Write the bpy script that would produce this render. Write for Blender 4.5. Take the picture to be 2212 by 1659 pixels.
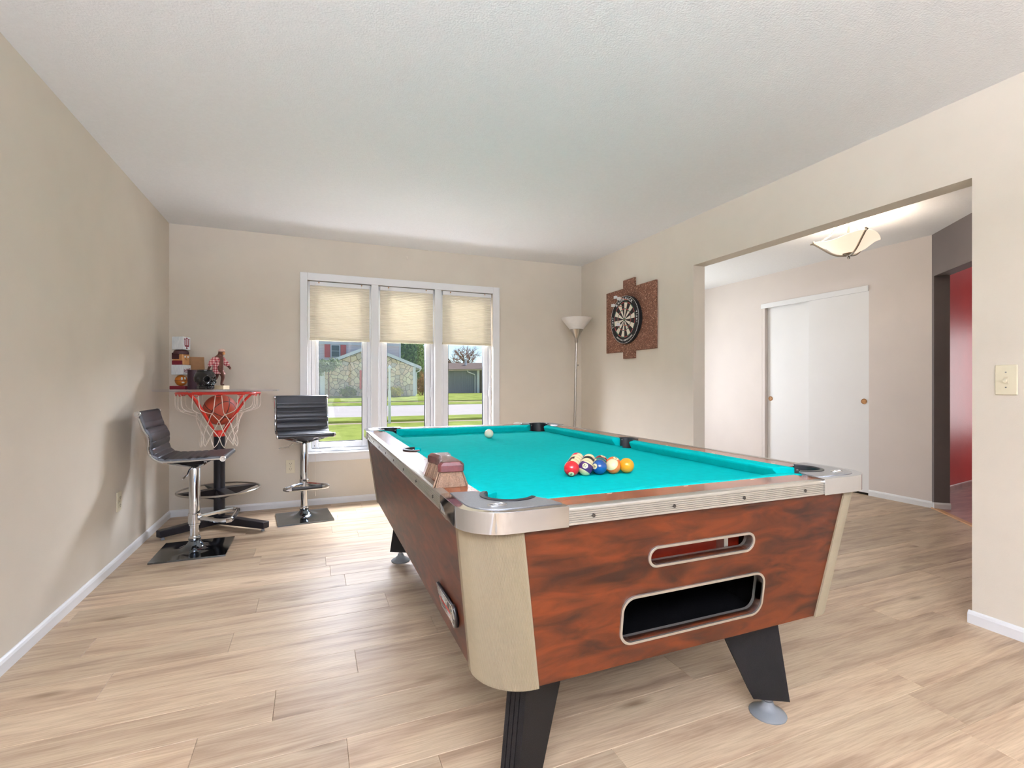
import bpy, bmesh, math, random
from mathutils import Vector, Matrix
random.seed(7)
PI = math.pi
for o in list(bpy.data.objects):
    bpy.data.objects.remove(o, do_unlink=True)
scene = bpy.context.scene
COL = scene.collection

# ------------------------------------------------------------------ camera
cam_d = bpy.data.cameras.new('camera')
cam = bpy.data.objects.new('camera', cam_d)
COL.objects.link(cam)
cam.location = (0, 0, 1.0984)
cam.rotation_euler = (PI / 2, 0, -math.radians(22.2))
cam_d.sensor_width = 36
cam_d.lens = 36 * 1058.36 / 2212
cam_d.shift_y = 2.2 / 2212
cam_d.clip_start = 0.05
cam_d.clip_end = 400
scene.camera = cam

# ------------------------------------------------------------------ world, sun, exposure
world = bpy.data.worlds.new('world')
scene.world = world
world.use_nodes = True
wn = world.node_tree
wn.nodes.clear()
w_out = wn.nodes.new('ShaderNodeOutputWorld')
w_bg = wn.nodes.new('ShaderNodeBackground')
w_sky = wn.nodes.new('ShaderNodeTexSky')
w_sky.sky_type = 'NISHITA'
w_sky.sun_disc = False
w_sky.sun_elevation = math.radians(56)
w_sky.sun_rotation = math.radians(52)
w_sky.air_density = 0.75
w_sky.dust_density = 0.1
w_sky.ozone_density = 3.5
wn.links.new(w_sky.outputs[0], w_bg.inputs[0])
w_bg.inputs[1].default_value = 0.14
wn.links.new(w_bg.outputs[0], w_out.inputs[0])

sun_d = bpy.data.lights.new('sun', 'SUN')
sun = bpy.data.objects.new('sun', sun_d)
COL.objects.link(sun)
sun_d.energy = 3.2
sun_d.angle = math.radians(0.6)
sun_d.color = (1.0, 0.96, 0.9)
sun.rotation_euler = Vector((-0.5, -0.38, -1.0)).to_track_quat('-Z', 'Y').to_euler()

def area_light(name, loc, direction, sx, sy, power, color=(1, 1, 1), spread=180):
    d = bpy.data.lights.new(name, 'AREA')
    d.shape = 'RECTANGLE'; d.size = sx; d.size_y = sy
    d.energy = power; d.color = color; d.spread = math.radians(spread)
    o = bpy.data.objects.new(name, d); COL.objects.link(o)
    o.location = loc
    o.rotation_euler = Vector(direction).to_track_quat('-Z', 'Z').to_euler()
    return o
# added fill behind the camera; boosted front window daylight; entry door daylight
area_light('rear_fill', (0.9, -3.35, 1.0), (0.0, 1, 0.55), 3.4, 1.6, 30, (0.80, 0.84, 1.0))  # added lamp that lifts overall room brightness from the unseen rear
area_light('daylight_front_window', (0.87, 5.40, 2.02), (0, -1, -0.4), 1.9, 0.85, 430, (0.82, 0.87, 1.0))
area_light('lawn_bounce_fill', (0.87, 5.35, 0.02), (0, -1, 0.8), 2.2, 0.5, 66, (0.84, 0.88, 1.0))  # added lamp below the sightline, brightens the far ceiling like light off the lawn
area_light('daylight_entry_door', (3.9, 5.66, 1.2), (0.15, -1, 0), 0.9, 1.9, 26, (0.88, 0.92, 1.0))
area_light('daylight_back_room', (7.96, 2.35, 1.15), (-1, 0.0, 0), 1.3, 1.0, 15, (0.98, 0.98, 1.0))

scene.view_settings.view_transform = 'Standard'
scene.view_settings.look = 'None'
scene.view_settings.exposure = 0.48
scene.view_settings.gamma = 1.0
scene.view_settings.use_curve_mapping = False

# ------------------------------------------------------------------ material helpers
def lin(c):
    r = []
    for v in c[:3]:
        v = v / 255.0
        r.append(v / 12.92 if v <= 0.04045 else ((v + 0.055) / 1.055) ** 2.4)
    return (r[0], r[1], r[2], 1.0)
MATS = {}
def new_mat(name):
    m = bpy.data.materials.new(name); m.use_nodes = True
    nt = m.node_tree
    return m, nt, nt.nodes['Principled BSDF']
def mk(name, col, rough=0.5, metal=0.0, var=0.0, vscale=8.0, col2=None, bump=0.0, bscale=200.0, stretch=None,
       spec=0.5, coat=0.0, distort=0.0, detail=4.0, trans=0.0, emit=None, estr=0.0):
    m, nt, b = new_mat(name)
    b.inputs['Roughness'].default_value = rough
    b.inputs['Metallic'].default_value = metal
    b.inputs['Specular IOR Level'].default_value = spec
    b.inputs['Coat Weight'].default_value = coat
    b.inputs['Coat Roughness'].default_value = 0.08
    c1 = lin(col)
    b.inputs['Base Color'].default_value = c1
    tc = nt.nodes.new('ShaderNodeTexCoord')
    src = tc.outputs['Object']
    if stretch:
        mp = nt.nodes.new('ShaderNodeMapping'); mp.inputs['Scale'].default_value = stretch
        nt.links.new(src, mp.inputs[0]); src = mp.outputs[0]
    if col2 is None and var > 0:
        c1v = [v * (1 - var) for v in c1[:3]] + [1]
        c2 = [min(1, v * (1 + var)) for v in c1[:3]] + [1]
    elif col2 is not None:
        c1v, c2 = c1, lin(col2)
    else:
        c2 = None
    if c2 is not None:
        n = nt.nodes.new('ShaderNodeTexNoise'); n.inputs['Scale'].default_value = vscale
        n.inputs['Detail'].default_value = detail; n.inputs['Distortion'].default_value = distort
        nt.links.new(src, n.inputs['Vector'])
        r = nt.nodes.new('ShaderNodeValToRGB')
        r.color_ramp.elements[0].position = 0.32; r.color_ramp.elements[1].position = 0.68
        r.color_ramp.elements[0].color = c1v; r.color_ramp.elements[1].color = c2
        nt.links.new(n.outputs[0], r.inputs[0]); nt.links.new(r.outputs[0], b.inputs['Base Color'])
    if bump > 0:
        n2 = nt.nodes.new('ShaderNodeTexNoise'); n2.inputs['Scale'].default_value = bscale
        n2.inputs['Detail'].default_value = 3
        nt.links.new(src, n2.inputs['Vector'])
        bp = nt.nodes.new('ShaderNodeBump'); bp.inputs['Strength'].default_value = bump
        bp.inputs['Distance'].default_value = 0.002
        nt.links.new(n2.outputs[0], bp.inputs['Height']); nt.links.new(bp.outputs[0], b.inputs['Normal'])
    if trans > 0:
        b.inputs['Transmission Weight'].default_value = trans
    if emit:
        b.inputs['Emission Color'].default_value = lin(emit); b.inputs['Emission Strength'].default_value = estr
    MATS[name] = m
    return m
def M(n): return MATS[n]

mk('wall_paint', (219, 210, 195), 0.75, var=0.025, vscale=3, bump=0.25, bscale=260, spec=0.25)
mk('hall_paint', (222, 213, 207), 0.6, var=0.02, vscale=3, bump=0.15, bscale=240, spec=0.3)
mk('ceiling_paint', (238, 239, 240), 0.9, bump=0.9, bscale=130, var=0.015, vscale=60, spec=0.1)
mk('grey_paint', (108, 100, 98), 0.55, var=0.04, vscale=4, bump=0.2, bscale=200, spec=0.3)
mk('red_paint', (190, 50, 48), 0.42, var=0.05, vscale=5, bump=0.5, bscale=120, spec=0.6)
mk('trim_white', (236, 237, 238), 0.4, var=0.012, vscale=6, spec=0.4)
mk('vinyl_white', (232, 233, 236), 0.35, var=0.012, vscale=9, spec=0.45)
mk('door_white', (238, 238, 238), 0.45, var=0.01, vscale=3, spec=0.35)
mk('subfloor', (120, 100, 80), 0.8, var=0.05)
mk('ivory', (226, 217, 190), 0.35, var=0.02, vscale=30)
mk('dark_slot', (40, 36, 30), 0.6, var=0.05)
mk('brass_wood', (190, 140, 90), 0.4, var=0.08, vscale=40)
mk('gasket', (18, 18, 20), 0.6, var=0.05)
mk('chrome', (205, 207, 210), 0.07, metal=1.0, var=0.02, vscale=20)
mk('chrome_dark', (120, 128, 136), 0.09, metal=1.0, var=0.06, vscale=12)
mk('satin_metal', (165, 168, 172), 0.42, metal=0.75, var=0.06, vscale=300, bump=0.3, bscale=700)
mk('aluminium', (196, 194, 186), 0.33, metal=0.85, var=0.03, vscale=30)
mk('nickel', (176, 170, 160), 0.28, metal=0.95, var=0.03, vscale=30)
mk('screw', (70, 66, 62), 0.4, metal=0.8, var=0.05)
mk('table_wood', (36, 13, 5), 0.42, col2=(90, 39, 14), vscale=8.0, distort=0.9, stretch=(0.8, 0.8, 3.0), detail=12, spec=0.28, bump=0.15, bscale=300)
mk('rail_wood', (112, 55, 30), 0.22, col2=(164, 94, 58), vscale=7.0, distort=1.2, stretch=(1.0, 0.6, 2.0), detail=8, coat=0.3, bump=0.1, bscale=260)
mk('post_vinyl', (128, 117, 96), 0.5, var=0.03, vscale=60, spec=0.4)
mk('felt', (0, 186, 184), 0.95, var=0.05, vscale=40, bump=0.3, bscale=900, spec=0.05)
mk('leg_black', (9, 7, 8), 0.6, spec=0.25, var=0.1, vscale=60, bump=0.4, bscale=500)
mk('rubber', (26, 26, 30), 0.4, var=0.05, vscale=40)
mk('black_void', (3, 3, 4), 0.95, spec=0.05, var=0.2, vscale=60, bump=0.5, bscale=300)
mk('slot_wood', (120, 34, 14), 0.4, var=0.18, vscale=12, stretch=(1, 4, 4))
mk('black_leather', (31, 34, 42), 0.36, var=0.06, vscale=30, bump=0.25, bscale=420, spec=0.6)
mk('black_metal', (26, 25, 32), 0.4, metal=0.2, var=0.08, vscale=20)
mk('hoop_red', (222, 52, 38), 0.3, var=0.04, vscale=20, coat=0.3)
mk('net_white', (236, 226, 212), 0.8, var=0.04, vscale=60)
mk('skull_black', (14, 14, 16), 0.12, var=0.1, vscale=20, coat=0.5)
mk('maroon', (116, 26, 40), 0.4, var=0.05, vscale=30)
mk('print_maroon', (128, 22, 42), 0.5, var=0.03, vscale=30)
mk('block_white', (206, 214, 218), 0.6, col2=(238, 240, 240), vscale=40, stretch=(6, 6, 0.6))
mk('dark_box', (58, 34, 44), 0.5, var=0.08, vscale=30)
mk('totem_orange', (190, 108, 30), 0.35, var=0.08, vscale=40)
mk('skin_tan', (196, 140, 84), 0.5, var=0.06, vscale=40)
mk('hair_dark', (64, 28, 30), 0.6, var=0.1, vscale=60)
mk('cork_board', (150, 108, 66), 0.7, var=0.08, vscale=40, bump=0.3)
mk('fur_brown', (92, 54, 40), 0.8, var=0.18, vscale=120, bump=0.6, bscale=500)
mk('cap_pink', (226, 190, 176), 0.7, var=0.05, vscale=40)
mk('pine', (226, 206, 166), 0.5, var=0.07, vscale=20, stretch=(1, 6, 6))
mk('brush_wood', (84, 38, 38), 0.25, var=0.2, vscale=16, stretch=(6, 1, 6), coat=0.4)
mk('bristle', (126, 100, 80), 0.75, var=0.3, vscale=300, bump=0.8, bscale=500)
mk('frosted', (226, 222, 216), 0.35, var=0.03, vscale=14, distort=1.0)
mk('lamp_glow', (250, 236, 218), 0.4, var=0.02, vscale=10, emit=(255, 228, 204), estr=0.62)
mk('dart_black', (22, 21, 24), 0.7, var=0.1, vscale=60)
mk('dart_white', (226, 218, 202), 0.75, var=0.04, vscale=120, bump=0.2, bscale=500)
mk('dart_segment_black', (36, 31, 30), 0.75, var=0.1, vscale=120, bump=0.2, bscale=500)
mk('dart_red', (176, 44, 48), 0.7, var=0.06, vscale=90)
mk('dart_green', (44, 110, 78), 0.7, var=0.06, vscale=90)
mk('print_white', (232, 232, 230), 0.6, var=0.02, vscale=40)
mk('wire', (150, 150, 148), 0.3, metal=0.9, var=0.03)
mk('copper', (196, 110, 90), 0.35, metal=0.6, var=0.05)
mk('flight_white', (240, 240, 240), 0.5, var=0.02)
mk('badge_black', (22, 20, 20), 0.35, var=0.06)
mk('badge_silver', (206, 204, 198), 0.25, metal=0.8, var=0.03)
mk('badge_red', (176, 34, 34), 0.4, var=0.04)
# outdoors
mk('asphalt_pale', (216, 208, 204), 0.9, var=0.04, vscale=2)
mk('concrete_walk', (196, 178, 152), 0.9, var=0.06, vscale=2)
mk('mortar', (150, 136, 118), 0.9, var=0.1, vscale=4)
for i, c in enumerate([(246, 224, 188), (238, 214, 180), (222, 204, 178), (250, 232, 196), (214, 202, 180), (242, 216, 186)]):
    mk('stone_%d' % i, c, 0.85, var=0.1, vscale=3, bump=0.6, bscale=8)
mk('shutter_red', (232, 112, 102), 0.6, var=0.05, vscale=3)
mk('house_glass', (70, 84, 80), 0.1, var=0.15, vscale=3)
mk('shingle', (122, 104, 96), 0.9, var=0.14, vscale=4, bump=0.5, bscale=20)
mk('garage_paint', (138, 148, 156), 0.7, var=0.06, vscale=3, stretch=(8, 1, 0.4))
mk('dark_brick', (112, 100, 88), 0.85, var=0.22, vscale=8, stretch=(1, 1, 5))
mk('bark', (120, 88, 74), 0.9, var=0.2, vscale=6)
mk('twig', (168, 124, 108), 0.9, var=0.15, vscale=6)
mk('leaf_green', (112, 146, 76), 0.8, col2=(170, 194, 122), vscale=2.2)
mk('leaf_dark', (96, 122, 60), 0.8, col2=(150, 168, 88), vscale=5)
mk('leaf_yellow', (140, 152, 60), 0.8, col2=(222, 206, 84), vscale=3)
mk('leaf_pale', (136, 152, 112), 0.8, col2=(176, 186, 144), vscale=4)
mk('dry_shrub', (168, 128, 84), 0.9, col2=(196, 160, 96), vscale=4)
mk('roofing', (90, 84, 80), 0.9, var=0.1)

def plank_material():
    m, nt, b = new_mat('oak_plank')
    N = nt.nodes; L = nt.links
    tc = N.new('ShaderNodeTexCoord'); oi = N.new('ShaderNodeObjectInfo')
    mul = N.new('ShaderNodeMath'); mul.operation = 'MULTIPLY'; mul.inputs[1].default_value = 57.0
    L.new(oi.outputs['Random'], mul.inputs[0])
    comb = N.new('ShaderNodeCombineXYZ')
    for k in range(3): L.new(mul.outputs[0], comb.inputs[k])
    add = N.new('ShaderNodeVectorMath'); add.operation = 'ADD'
    L.new(tc.outputs['Object'], add.inputs[0]); L.new(comb.outputs[0], add.inputs[1])
    mp = N.new('ShaderNodeMapping'); mp.inputs['Scale'].default_value = (0.55, 5.5, 1)
    L.new(add.outputs[0], mp.inputs[0])
    n1 = N.new('ShaderNodeTexNoise'); n1.inputs['Scale'].default_value = 3.2; n1.inputs['Detail'].default_value = 7
    n1.inputs['Distortion'].default_value = 0.5
    L.new(mp.outputs[0], n1.inputs['Vector'])
    mp2 = N.new('ShaderNodeMapping'); mp2.inputs['Scale'].default_value = (2.2, 46, 1)
    L.new(add.outputs[0], mp2.inputs[0])
    n2 = N.new('ShaderNodeTexNoise'); n2.inputs['Scale'].default_value = 4; n2.inputs['Detail'].default_value = 5
    n2.inputs['Distortion'].default_value = 0.4
    L.new(mp2.outputs[0], n2.inputs['Vector'])
    r = N.new('ShaderNodeValToRGB')
    e = r.color_ramp.elements
    e[0].position = 0.22; e[0].color = lin((146, 124, 102))
    e[1].position = 0.8; e[1].color = lin((210, 190, 160))
    x = e.new(0.42); x.color = lin((184, 160, 134)); x = e.new(0.55); x.color = lin((200, 178, 150))
    L.new(n1.outputs[0], r.inputs[0])
    # fine grain
    mixg = N.new('ShaderNodeMix'); mixg.data_type = 'RGBA'; mixg.blend_type = 'MULTIPLY'
    g = N.new('ShaderNodeValToRGB'); g.color_ramp.elements[0].position = 0.3; g.color_ramp.elements[1].position = 0.62
    g.color_ramp.elements[0].color = (0.72, 0.68, 0.64, 1); g.color_ramp.elements[1].color = (1, 1, 1, 1)
    L.new(n2.outputs[0], g.inputs[0]); mixg.inputs[0].default_value = 0.8
    L.new(r.outputs[0], mixg.inputs[6]); L.new(g.outputs[0], mixg.inputs[7])
    # knots
    mp3 = N.new('ShaderNodeMapping'); mp3.inputs['Scale'].default_value = (1.5, 5.2, 1)
    L.new(add.outputs[0], mp3.inputs[0])
    v = N.new('ShaderNodeTexVoronoi'); v.inputs['Scale'].default_value = 1.15
    L.new(mp3.outputs[0], v.inputs['Vector'])
    kn = N.new('ShaderNodeValToRGB'); kn.color_ramp.elements[0].position = 0.02; kn.color_ramp.elements[1].position = 0.15
    kn.color_ramp.elements[0].color = (0.35, 0.28, 0.22, 1); kn.color_ramp.elements[1].color = (1, 1, 1, 1)
    L.new(v.outputs['Distance'], kn.inputs[0])
    mixk = N.new('ShaderNodeMix'); mixk.data_type = 'RGBA'; mixk.blend_type = 'MULTIPLY'; mixk.inputs[0].default_value = 0.8
    L.new(mixg.outputs[2], mixk.inputs[6]); L.new(kn.outputs[0], mixk.inputs[7])
    # per plank tint
    hs = N.new('ShaderNodeHueSaturation')
    mr = N.new('ShaderNodeMapRange'); mr.inputs[3].default_value = 0.82; mr.inputs[4].default_value = 1.12
    L.new(oi.outputs['Random'], mr.inputs[0]); L.new(mr.outputs[0], hs.inputs['Value'])
    L.new(mixk.outputs[2], hs.inputs['Color']); L.new(hs.outputs[0], b.inputs['Base Color'])
    b.inputs['Roughness'].default_value = 0.42
    b.inputs['Specular IOR Level'].default_value = 0.36
    bp = N.new('ShaderNodeBump'); bp.inputs['Strength'].default_value = 0.12; bp.inputs['Distance'].default_value = 0.001
    L.new(n2.outputs[0], bp.inputs['Height']); L.new(bp.outputs[0], b.inputs['Normal'])
    MATS['oak_plank'] = m
plank_material()
mk('red_room_floor', (128, 86, 84), 0.35, col2=(164, 120, 112), vscale=4, stretch=(1, 6, 1), distort=0.6)

def pane_material():
    m, nt, b = new_mat('pane_glass')
    nt.nodes.remove(b)
    out = nt.nodes['Material Output']
    tr = nt.nodes.new('ShaderNodeBsdfTransparent'); tr.inputs[0].default_value = (0.985, 0.98, 0.97, 1)
    gl = nt.nodes.new('ShaderNodeBsdfGlossy'); gl.inputs['Roughness'].default_value = 0.02
    mx = nt.nodes.new('ShaderNodeMixShader')
    n = nt.nodes.new('ShaderNodeTexNoise'); n.inputs['Scale'].default_value = 3
    mr = nt.nodes.new('ShaderNodeMapRange'); mr.inputs[3].default_value = 0.025; mr.inputs[4].default_value = 0.045
    nt.links.new(n.outputs[0], mr.inputs[0]); nt.links.new(mr.outputs[0], mx.inputs[0])
    nt.links.new(tr.outputs[0], mx.inputs[1]); nt.links.new(gl.outputs[0], mx.inputs[2])
    nt.links.new(mx.outputs[0], out.inputs[0])
    MATS['pane_glass'] = m
    # table glass: clear face with a cool tint and a clearer reflection
    m, nt, b = new_mat('table_glass')
    nt.nodes.remove(b)
    out = nt.nodes['Material Output']
    tr = nt.nodes.new('ShaderNodeBsdfTransparent'); tr.inputs[0].default_value = (0.965, 0.965, 0.99, 1)
    gl = nt.nodes.new('ShaderNodeBsdfGlossy'); gl.inputs['Roughness'].default_value = 0.03
    gl.inputs[0].default_value = (0.9, 0.92, 1, 1)
    lw = nt.nodes.new('ShaderNodeLayerWeight'); lw.inputs[0].default_value = 0.5
    pw = nt.nodes.new('ShaderNodeMath'); pw.operation = 'POWER'; pw.inputs[1].default_value = 4.0
    nt.links.new(lw.outputs['Facing'], pw.inputs[0])
    fr = nt.nodes.new('ShaderNodeMath'); fr.operation = 'MULTIPLY_ADD'; fr.inputs[1].default_value = 0.7; fr.inputs[2].default_value = 0.05
    nt.links.new(pw.outputs[0], fr.inputs[0])
    mx = nt.nodes.new('ShaderNodeMixShader')
    nt.links.new(fr.outputs[0], mx.inputs[0]); nt.links.new(tr.outputs[0], mx.inputs[1]); nt.links.new(gl.outputs[0], mx.inputs[2])
    nt.links.new(mx.outputs[0], out.inputs[0])
    MATS['table_glass'] = m
    # clear plastic leveller cups
    m, nt, b = new_mat('clear_plastic')
    b.inputs['Base Color'].default_value = lin((196, 202, 208)); b.inputs['Roughness'].default_value = 0.22
    b.inputs['Transmission Weight'].default_value = 0.55; b.inputs['IOR'].default_value = 1.25
    MATS['clear_plastic'] = m
pane_material()

def blind_material():
    m, nt, b = new_mat('blind_fabric')
    out = nt.nodes['Material Output']
    b.inputs['Base Color'].default_value = lin((232, 225, 208)); b.inputs['Roughness'].default_value = 0.9
    n = nt.nodes.new('ShaderNodeTexNoise'); n.inputs['Scale'].default_value = 30
    mr = nt.nodes.new('ShaderNodeMapRange'); mr.inputs[3].default_value = 0.08; mr.inputs[4].default_value = 0.1
    tl = nt.nodes.new('ShaderNodeBsdfTranslucent'); tl.inputs[0].default_value = lin((244, 238, 222))
    mx = nt.nodes.new('ShaderNodeMixShader')
    nt.links.new(n.outputs[0], mr.inputs[0]); nt.links.new(mr.outputs[0], mx.inputs[0])
    nt.links.new(b.outputs[0], mx.inputs[1]); nt.links.new(tl.outputs[0], mx.inputs[2])
    nt.links.new(mx.outputs[0], out.inputs[0])
    MATS['blind_fabric'] = m
blind_material()

def cork_speckle():
    m, nt, b = new_mat('cork_speckle')
    tc = nt.nodes.new('ShaderNodeTexCoord')
    v = nt.nodes.new('ShaderNodeTexVoronoi'); v.inputs['Scale'].default_value = 190; v.feature = 'F1'
    nt.links.new(tc.outputs['Object'], v.inputs['Vector'])
    r = nt.nodes.new('ShaderNodeValToRGB')
    sp = nt.nodes.new('ShaderNodeSeparateColor')
    nt.links.new(v.outputs['Color'], sp.inputs[0])
    e = r.color_ramp.elements
    e[0].position = 0.0; e[0].color = lin((86, 52, 38)); e[1].position = 1.0; e[1].color = lin((204, 166, 140))
    x = e.new(0.55); x.color = lin((122, 80, 60)); x = e.new(0.88); x.color = lin((146, 100, 78))
    nt.links.new(sp.outputs[0], r.inputs[0]); nt.links.new(r.outputs[0], b.inputs['Base Color'])
    b.inputs['Roughness'].default_value = 0.8
    MATS['cork_speckle'] = m
cork_speckle()

def plaid_material():
    m, nt, b = new_mat('plaid')
    tc = nt.nodes.new('ShaderNodeTexCoord'); sep = nt.nodes.new('ShaderNodeSeparateXYZ')
    nt.links.new(tc.outputs['Object'], sep.inputs[0])
    outs = []
    for k in (0, 2):
        mu = nt.nodes.new('ShaderNodeMath'); mu.operation = 'MULTIPLY'; mu.inputs[1].default_value = 330
        nt.links.new(sep.outputs[k], mu.inputs[0])
        s = nt.nodes.new('ShaderNodeMath'); s.operation = 'SINE'; nt.links.new(mu.outputs[0], s.inputs[0])
        g = nt.nodes.new('ShaderNodeMath'); g.operation = 'GREATER_THAN'; g.inputs[1].default_value = 0.1
        nt.links.new(s.outputs[0], g.inputs[0]); outs.append(g)
    ad = nt.nodes.new('ShaderNodeMath'); ad.operation = 'ADD'
    nt.links.new(outs[0].outputs[0], ad.inputs[0]); nt.links.new(outs[1].outputs[0], ad.inputs[1])
    hf = nt.nodes.new('ShaderNodeMath'); hf.operation = 'MULTIPLY'; hf.inputs[1].default_value = 0.5
    nt.links.new(ad.outputs[0], hf.inputs[0])
    r = nt.nodes.new('ShaderNodeValToRGB'); r.color_ramp.interpolation = 'CONSTANT'
    e = r.color_ramp.elements; e[0].color = lin((232, 206, 198)); e[1].position = 0.4; e[1].color = lin((206, 120, 122))
    x = e.new(0.9); x.color = lin((158, 56, 66))
    nt.links.new(hf.outputs[0], r.inputs[0]); nt.links.new(r.outputs[0], b.inputs['Base Color'])
    b.inputs['Roughness'].default_value = 0.85
    MATS['plaid'] = m
plaid_material()

def siding_material():
    m, nt, b = new_mat('siding')
    tc = nt.nodes.new('ShaderNodeTexCoord'); sep = nt.nodes.new('ShaderNodeSeparateXYZ')
    nt.links.new(tc.outputs['Object'], sep.inputs[0])
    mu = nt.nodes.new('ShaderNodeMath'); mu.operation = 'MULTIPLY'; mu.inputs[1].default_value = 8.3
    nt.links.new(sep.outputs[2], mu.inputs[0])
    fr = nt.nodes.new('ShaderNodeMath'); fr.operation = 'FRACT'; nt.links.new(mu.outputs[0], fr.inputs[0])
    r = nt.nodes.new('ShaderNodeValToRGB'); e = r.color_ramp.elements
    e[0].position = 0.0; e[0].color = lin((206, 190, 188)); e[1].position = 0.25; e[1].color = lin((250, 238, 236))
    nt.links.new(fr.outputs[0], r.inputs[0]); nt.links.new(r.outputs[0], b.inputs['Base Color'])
    b.inputs['Roughness'].default_value = 0.7
    MATS['siding'] = m
    m, nt, b = new_mat('grass')
    tc = nt.nodes.new('ShaderNodeTexCoord')
    n = nt.nodes.new('ShaderNodeTexNoise'); n.inputs['Scale'].default_value = 1.4; n.inputs['Detail'].default_value = 8
    nt.links.new(tc.outputs['Object'], n.inputs['Vector'])
    r = nt.nodes.new('ShaderNodeValToRGB'); e = r.color_ramp.elements
    e[0].position = 0.3; e[0].color = lin((140, 158, 70)); e[1].position = 0.7; e[1].color = lin((186, 200, 104))
    nt.links.new(n.outputs[0], r.inputs[0]); nt.links.new(r.outputs[0], b.inputs['Base Color'])
    n2 = nt.nodes.new('ShaderNodeTexNoise'); n2.inputs['Scale'].default_value = 40
    nt.links.new(tc.outputs['Object'], n2.inputs['Vector'])
    bp = nt.nodes.new('ShaderNodeBump'); bp.inputs['Strength'].default_value = 0.6; bp.inputs['Distance'].default_value = 0.03
    nt.links.new(n2.outputs[0], bp.inputs['Height']); nt.links.new(bp.outputs[0], b.inputs['Normal'])
    b.inputs['Roughness'].default_value = 0.95; b.inputs['Specular IOR Level'].default_value = 0.1
    MATS['grass'] = m
siding_material()

def basketball_material():
    m, nt, b = new_mat('basketball_leather')
    tc = nt.nodes.new('ShaderNodeTexCoord'); sep = nt.nodes.new('ShaderNodeSeparateXYZ')
    nt.links.new(tc.outputs['Object'], sep.inputs[0])
    def absn(sock):
        a = nt.nodes.new('ShaderNodeMath'); a.operation = 'ABSOLUTE'; nt.links.new(sock, a.inputs[0]); return a.outputs[0]
    # seams: two great circles and a pair of curved seams |y| = 0.07 + 0.35 x^2/R
    x2 = nt.nodes.new('ShaderNodeMath'); x2.operation = 'MULTIPLY'
    nt.links.new(sep.outputs[0], x2.inputs[0]); nt.links.new(sep.outputs[0], x2.inputs[1])
    sc = nt.nodes.new('ShaderNodeMath'); sc.operation = 'MULTIPLY_ADD'; sc.inputs[1].default_value = 3.2; sc.inputs[2].default_value = 0.055
    nt.links.new(x2.outputs[0], sc.inputs[0])
    df = nt.nodes.new('ShaderNodeMath'); df.operation = 'SUBTRACT'
    nt.links.new(absn(sep.outputs[1]), df.inputs[0]); nt.links.new(sc.outputs[0], df.inputs[1])
    m1 = nt.nodes.new('ShaderNodeMath'); m1.operation = 'MINIMUM'
    nt.links.new(absn(sep.outputs[0]), m1.inputs[0]); nt.links.new(absn(sep.outputs[2]), m1.inputs[1])
    m2 = nt.nodes.new('ShaderNodeMath'); m2.operation = 'MINIMUM'
    nt.links.new(m1.outputs[0], m2.inputs[0]); nt.links.new(absn(df.outputs[0]), m2.inputs[1])
    lt = nt.nodes.new('ShaderNodeMath'); lt.operation = 'LESS_THAN'; lt.inputs[1].default_value = 0.0032
    nt.links.new(m2.outputs[0], lt.inputs[0])
    mx = nt.nodes.new('ShaderNodeMix'); mx.data_type = 'RGBA'
    mx.inputs[6].default_value = lin((176, 70, 44)); mx.inputs[7].default_value = lin((52, 26, 22))
    nt.links.new(lt.outputs[0], mx.inputs[0]); nt.links.new(mx.outputs[2], b.inputs['Base Color'])
    v = nt.nodes.new('ShaderNodeTexVoronoi'); v.inputs['Scale'].default_value = 420
    nt.links.new(tc.outputs['Object'], v.inputs['Vector'])
    bp = nt.nodes.new('ShaderNodeBump'); bp.inputs['Strength'].default_value = 0.4; bp.inputs['Distance'].default_value = 0.001
    nt.links.new(v.outputs['Distance'], bp.inputs['Height']); nt.links.new(bp.outputs[0], b.inputs['Normal'])
    b.inputs['Roughness'].default_value = 0.55
    MATS['basketball_leather'] = m
basketball_material()

def ball_material(name, col, stripe):
    """phenolic pool ball: solid or striped colour about local Z, white number spot on local +X"""
    m, nt, b = new_mat(name)
    tc = nt.nodes.new('ShaderNodeTexCoord'); sep = nt.nodes.new('ShaderNodeSeparateXYZ')
    nt.links.new(tc.outputs['Object'], sep.inputs[0])
    cream = lin((232, 216, 168)); c = lin(col)
    a = nt.nodes.new('ShaderNodeMath'); a.operation = 'ABSOLUTE'; nt.links.new(sep.outputs[2], a.inputs[0])
    lt = nt.nodes.new('ShaderNodeMath'); lt.operation = 'LESS_THAN'; lt.inputs[1].default_value = 0.0145 if stripe else 1.0
    nt.links.new(a.outputs[0], lt.inputs[0])
    mx = nt.nodes.new('ShaderNodeMix'); mx.data_type = 'RGBA'
    mx.inputs[6].default_value = cream; mx.inputs[7].default_value = c
    nt.links.new(lt.outputs[0], mx.inputs[0])
    gt = nt.nodes.new('ShaderNodeMath'); gt.operation = 'GREATER_THAN'; gt.inputs[1].default_value = 0.0262
    nt.links.new(sep.outputs[0], gt.inputs[0])
    mx2 = nt.nodes.new('ShaderNodeMix'); mx2.data_type = 'RGBA'
    mx2.inputs[7].default_value = cream
    nt.links.new(gt.outputs[0], mx2.inputs[0]); nt.links.new(mx.outputs[2], mx2.inputs[6])
    nt.links.new(mx2.outputs[2], b.inputs['Base Color'])
    b.inputs['Roughness'].default_value = 0.12; b.inputs['Coat Weight'].default_value = 0.3
    return m

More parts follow.
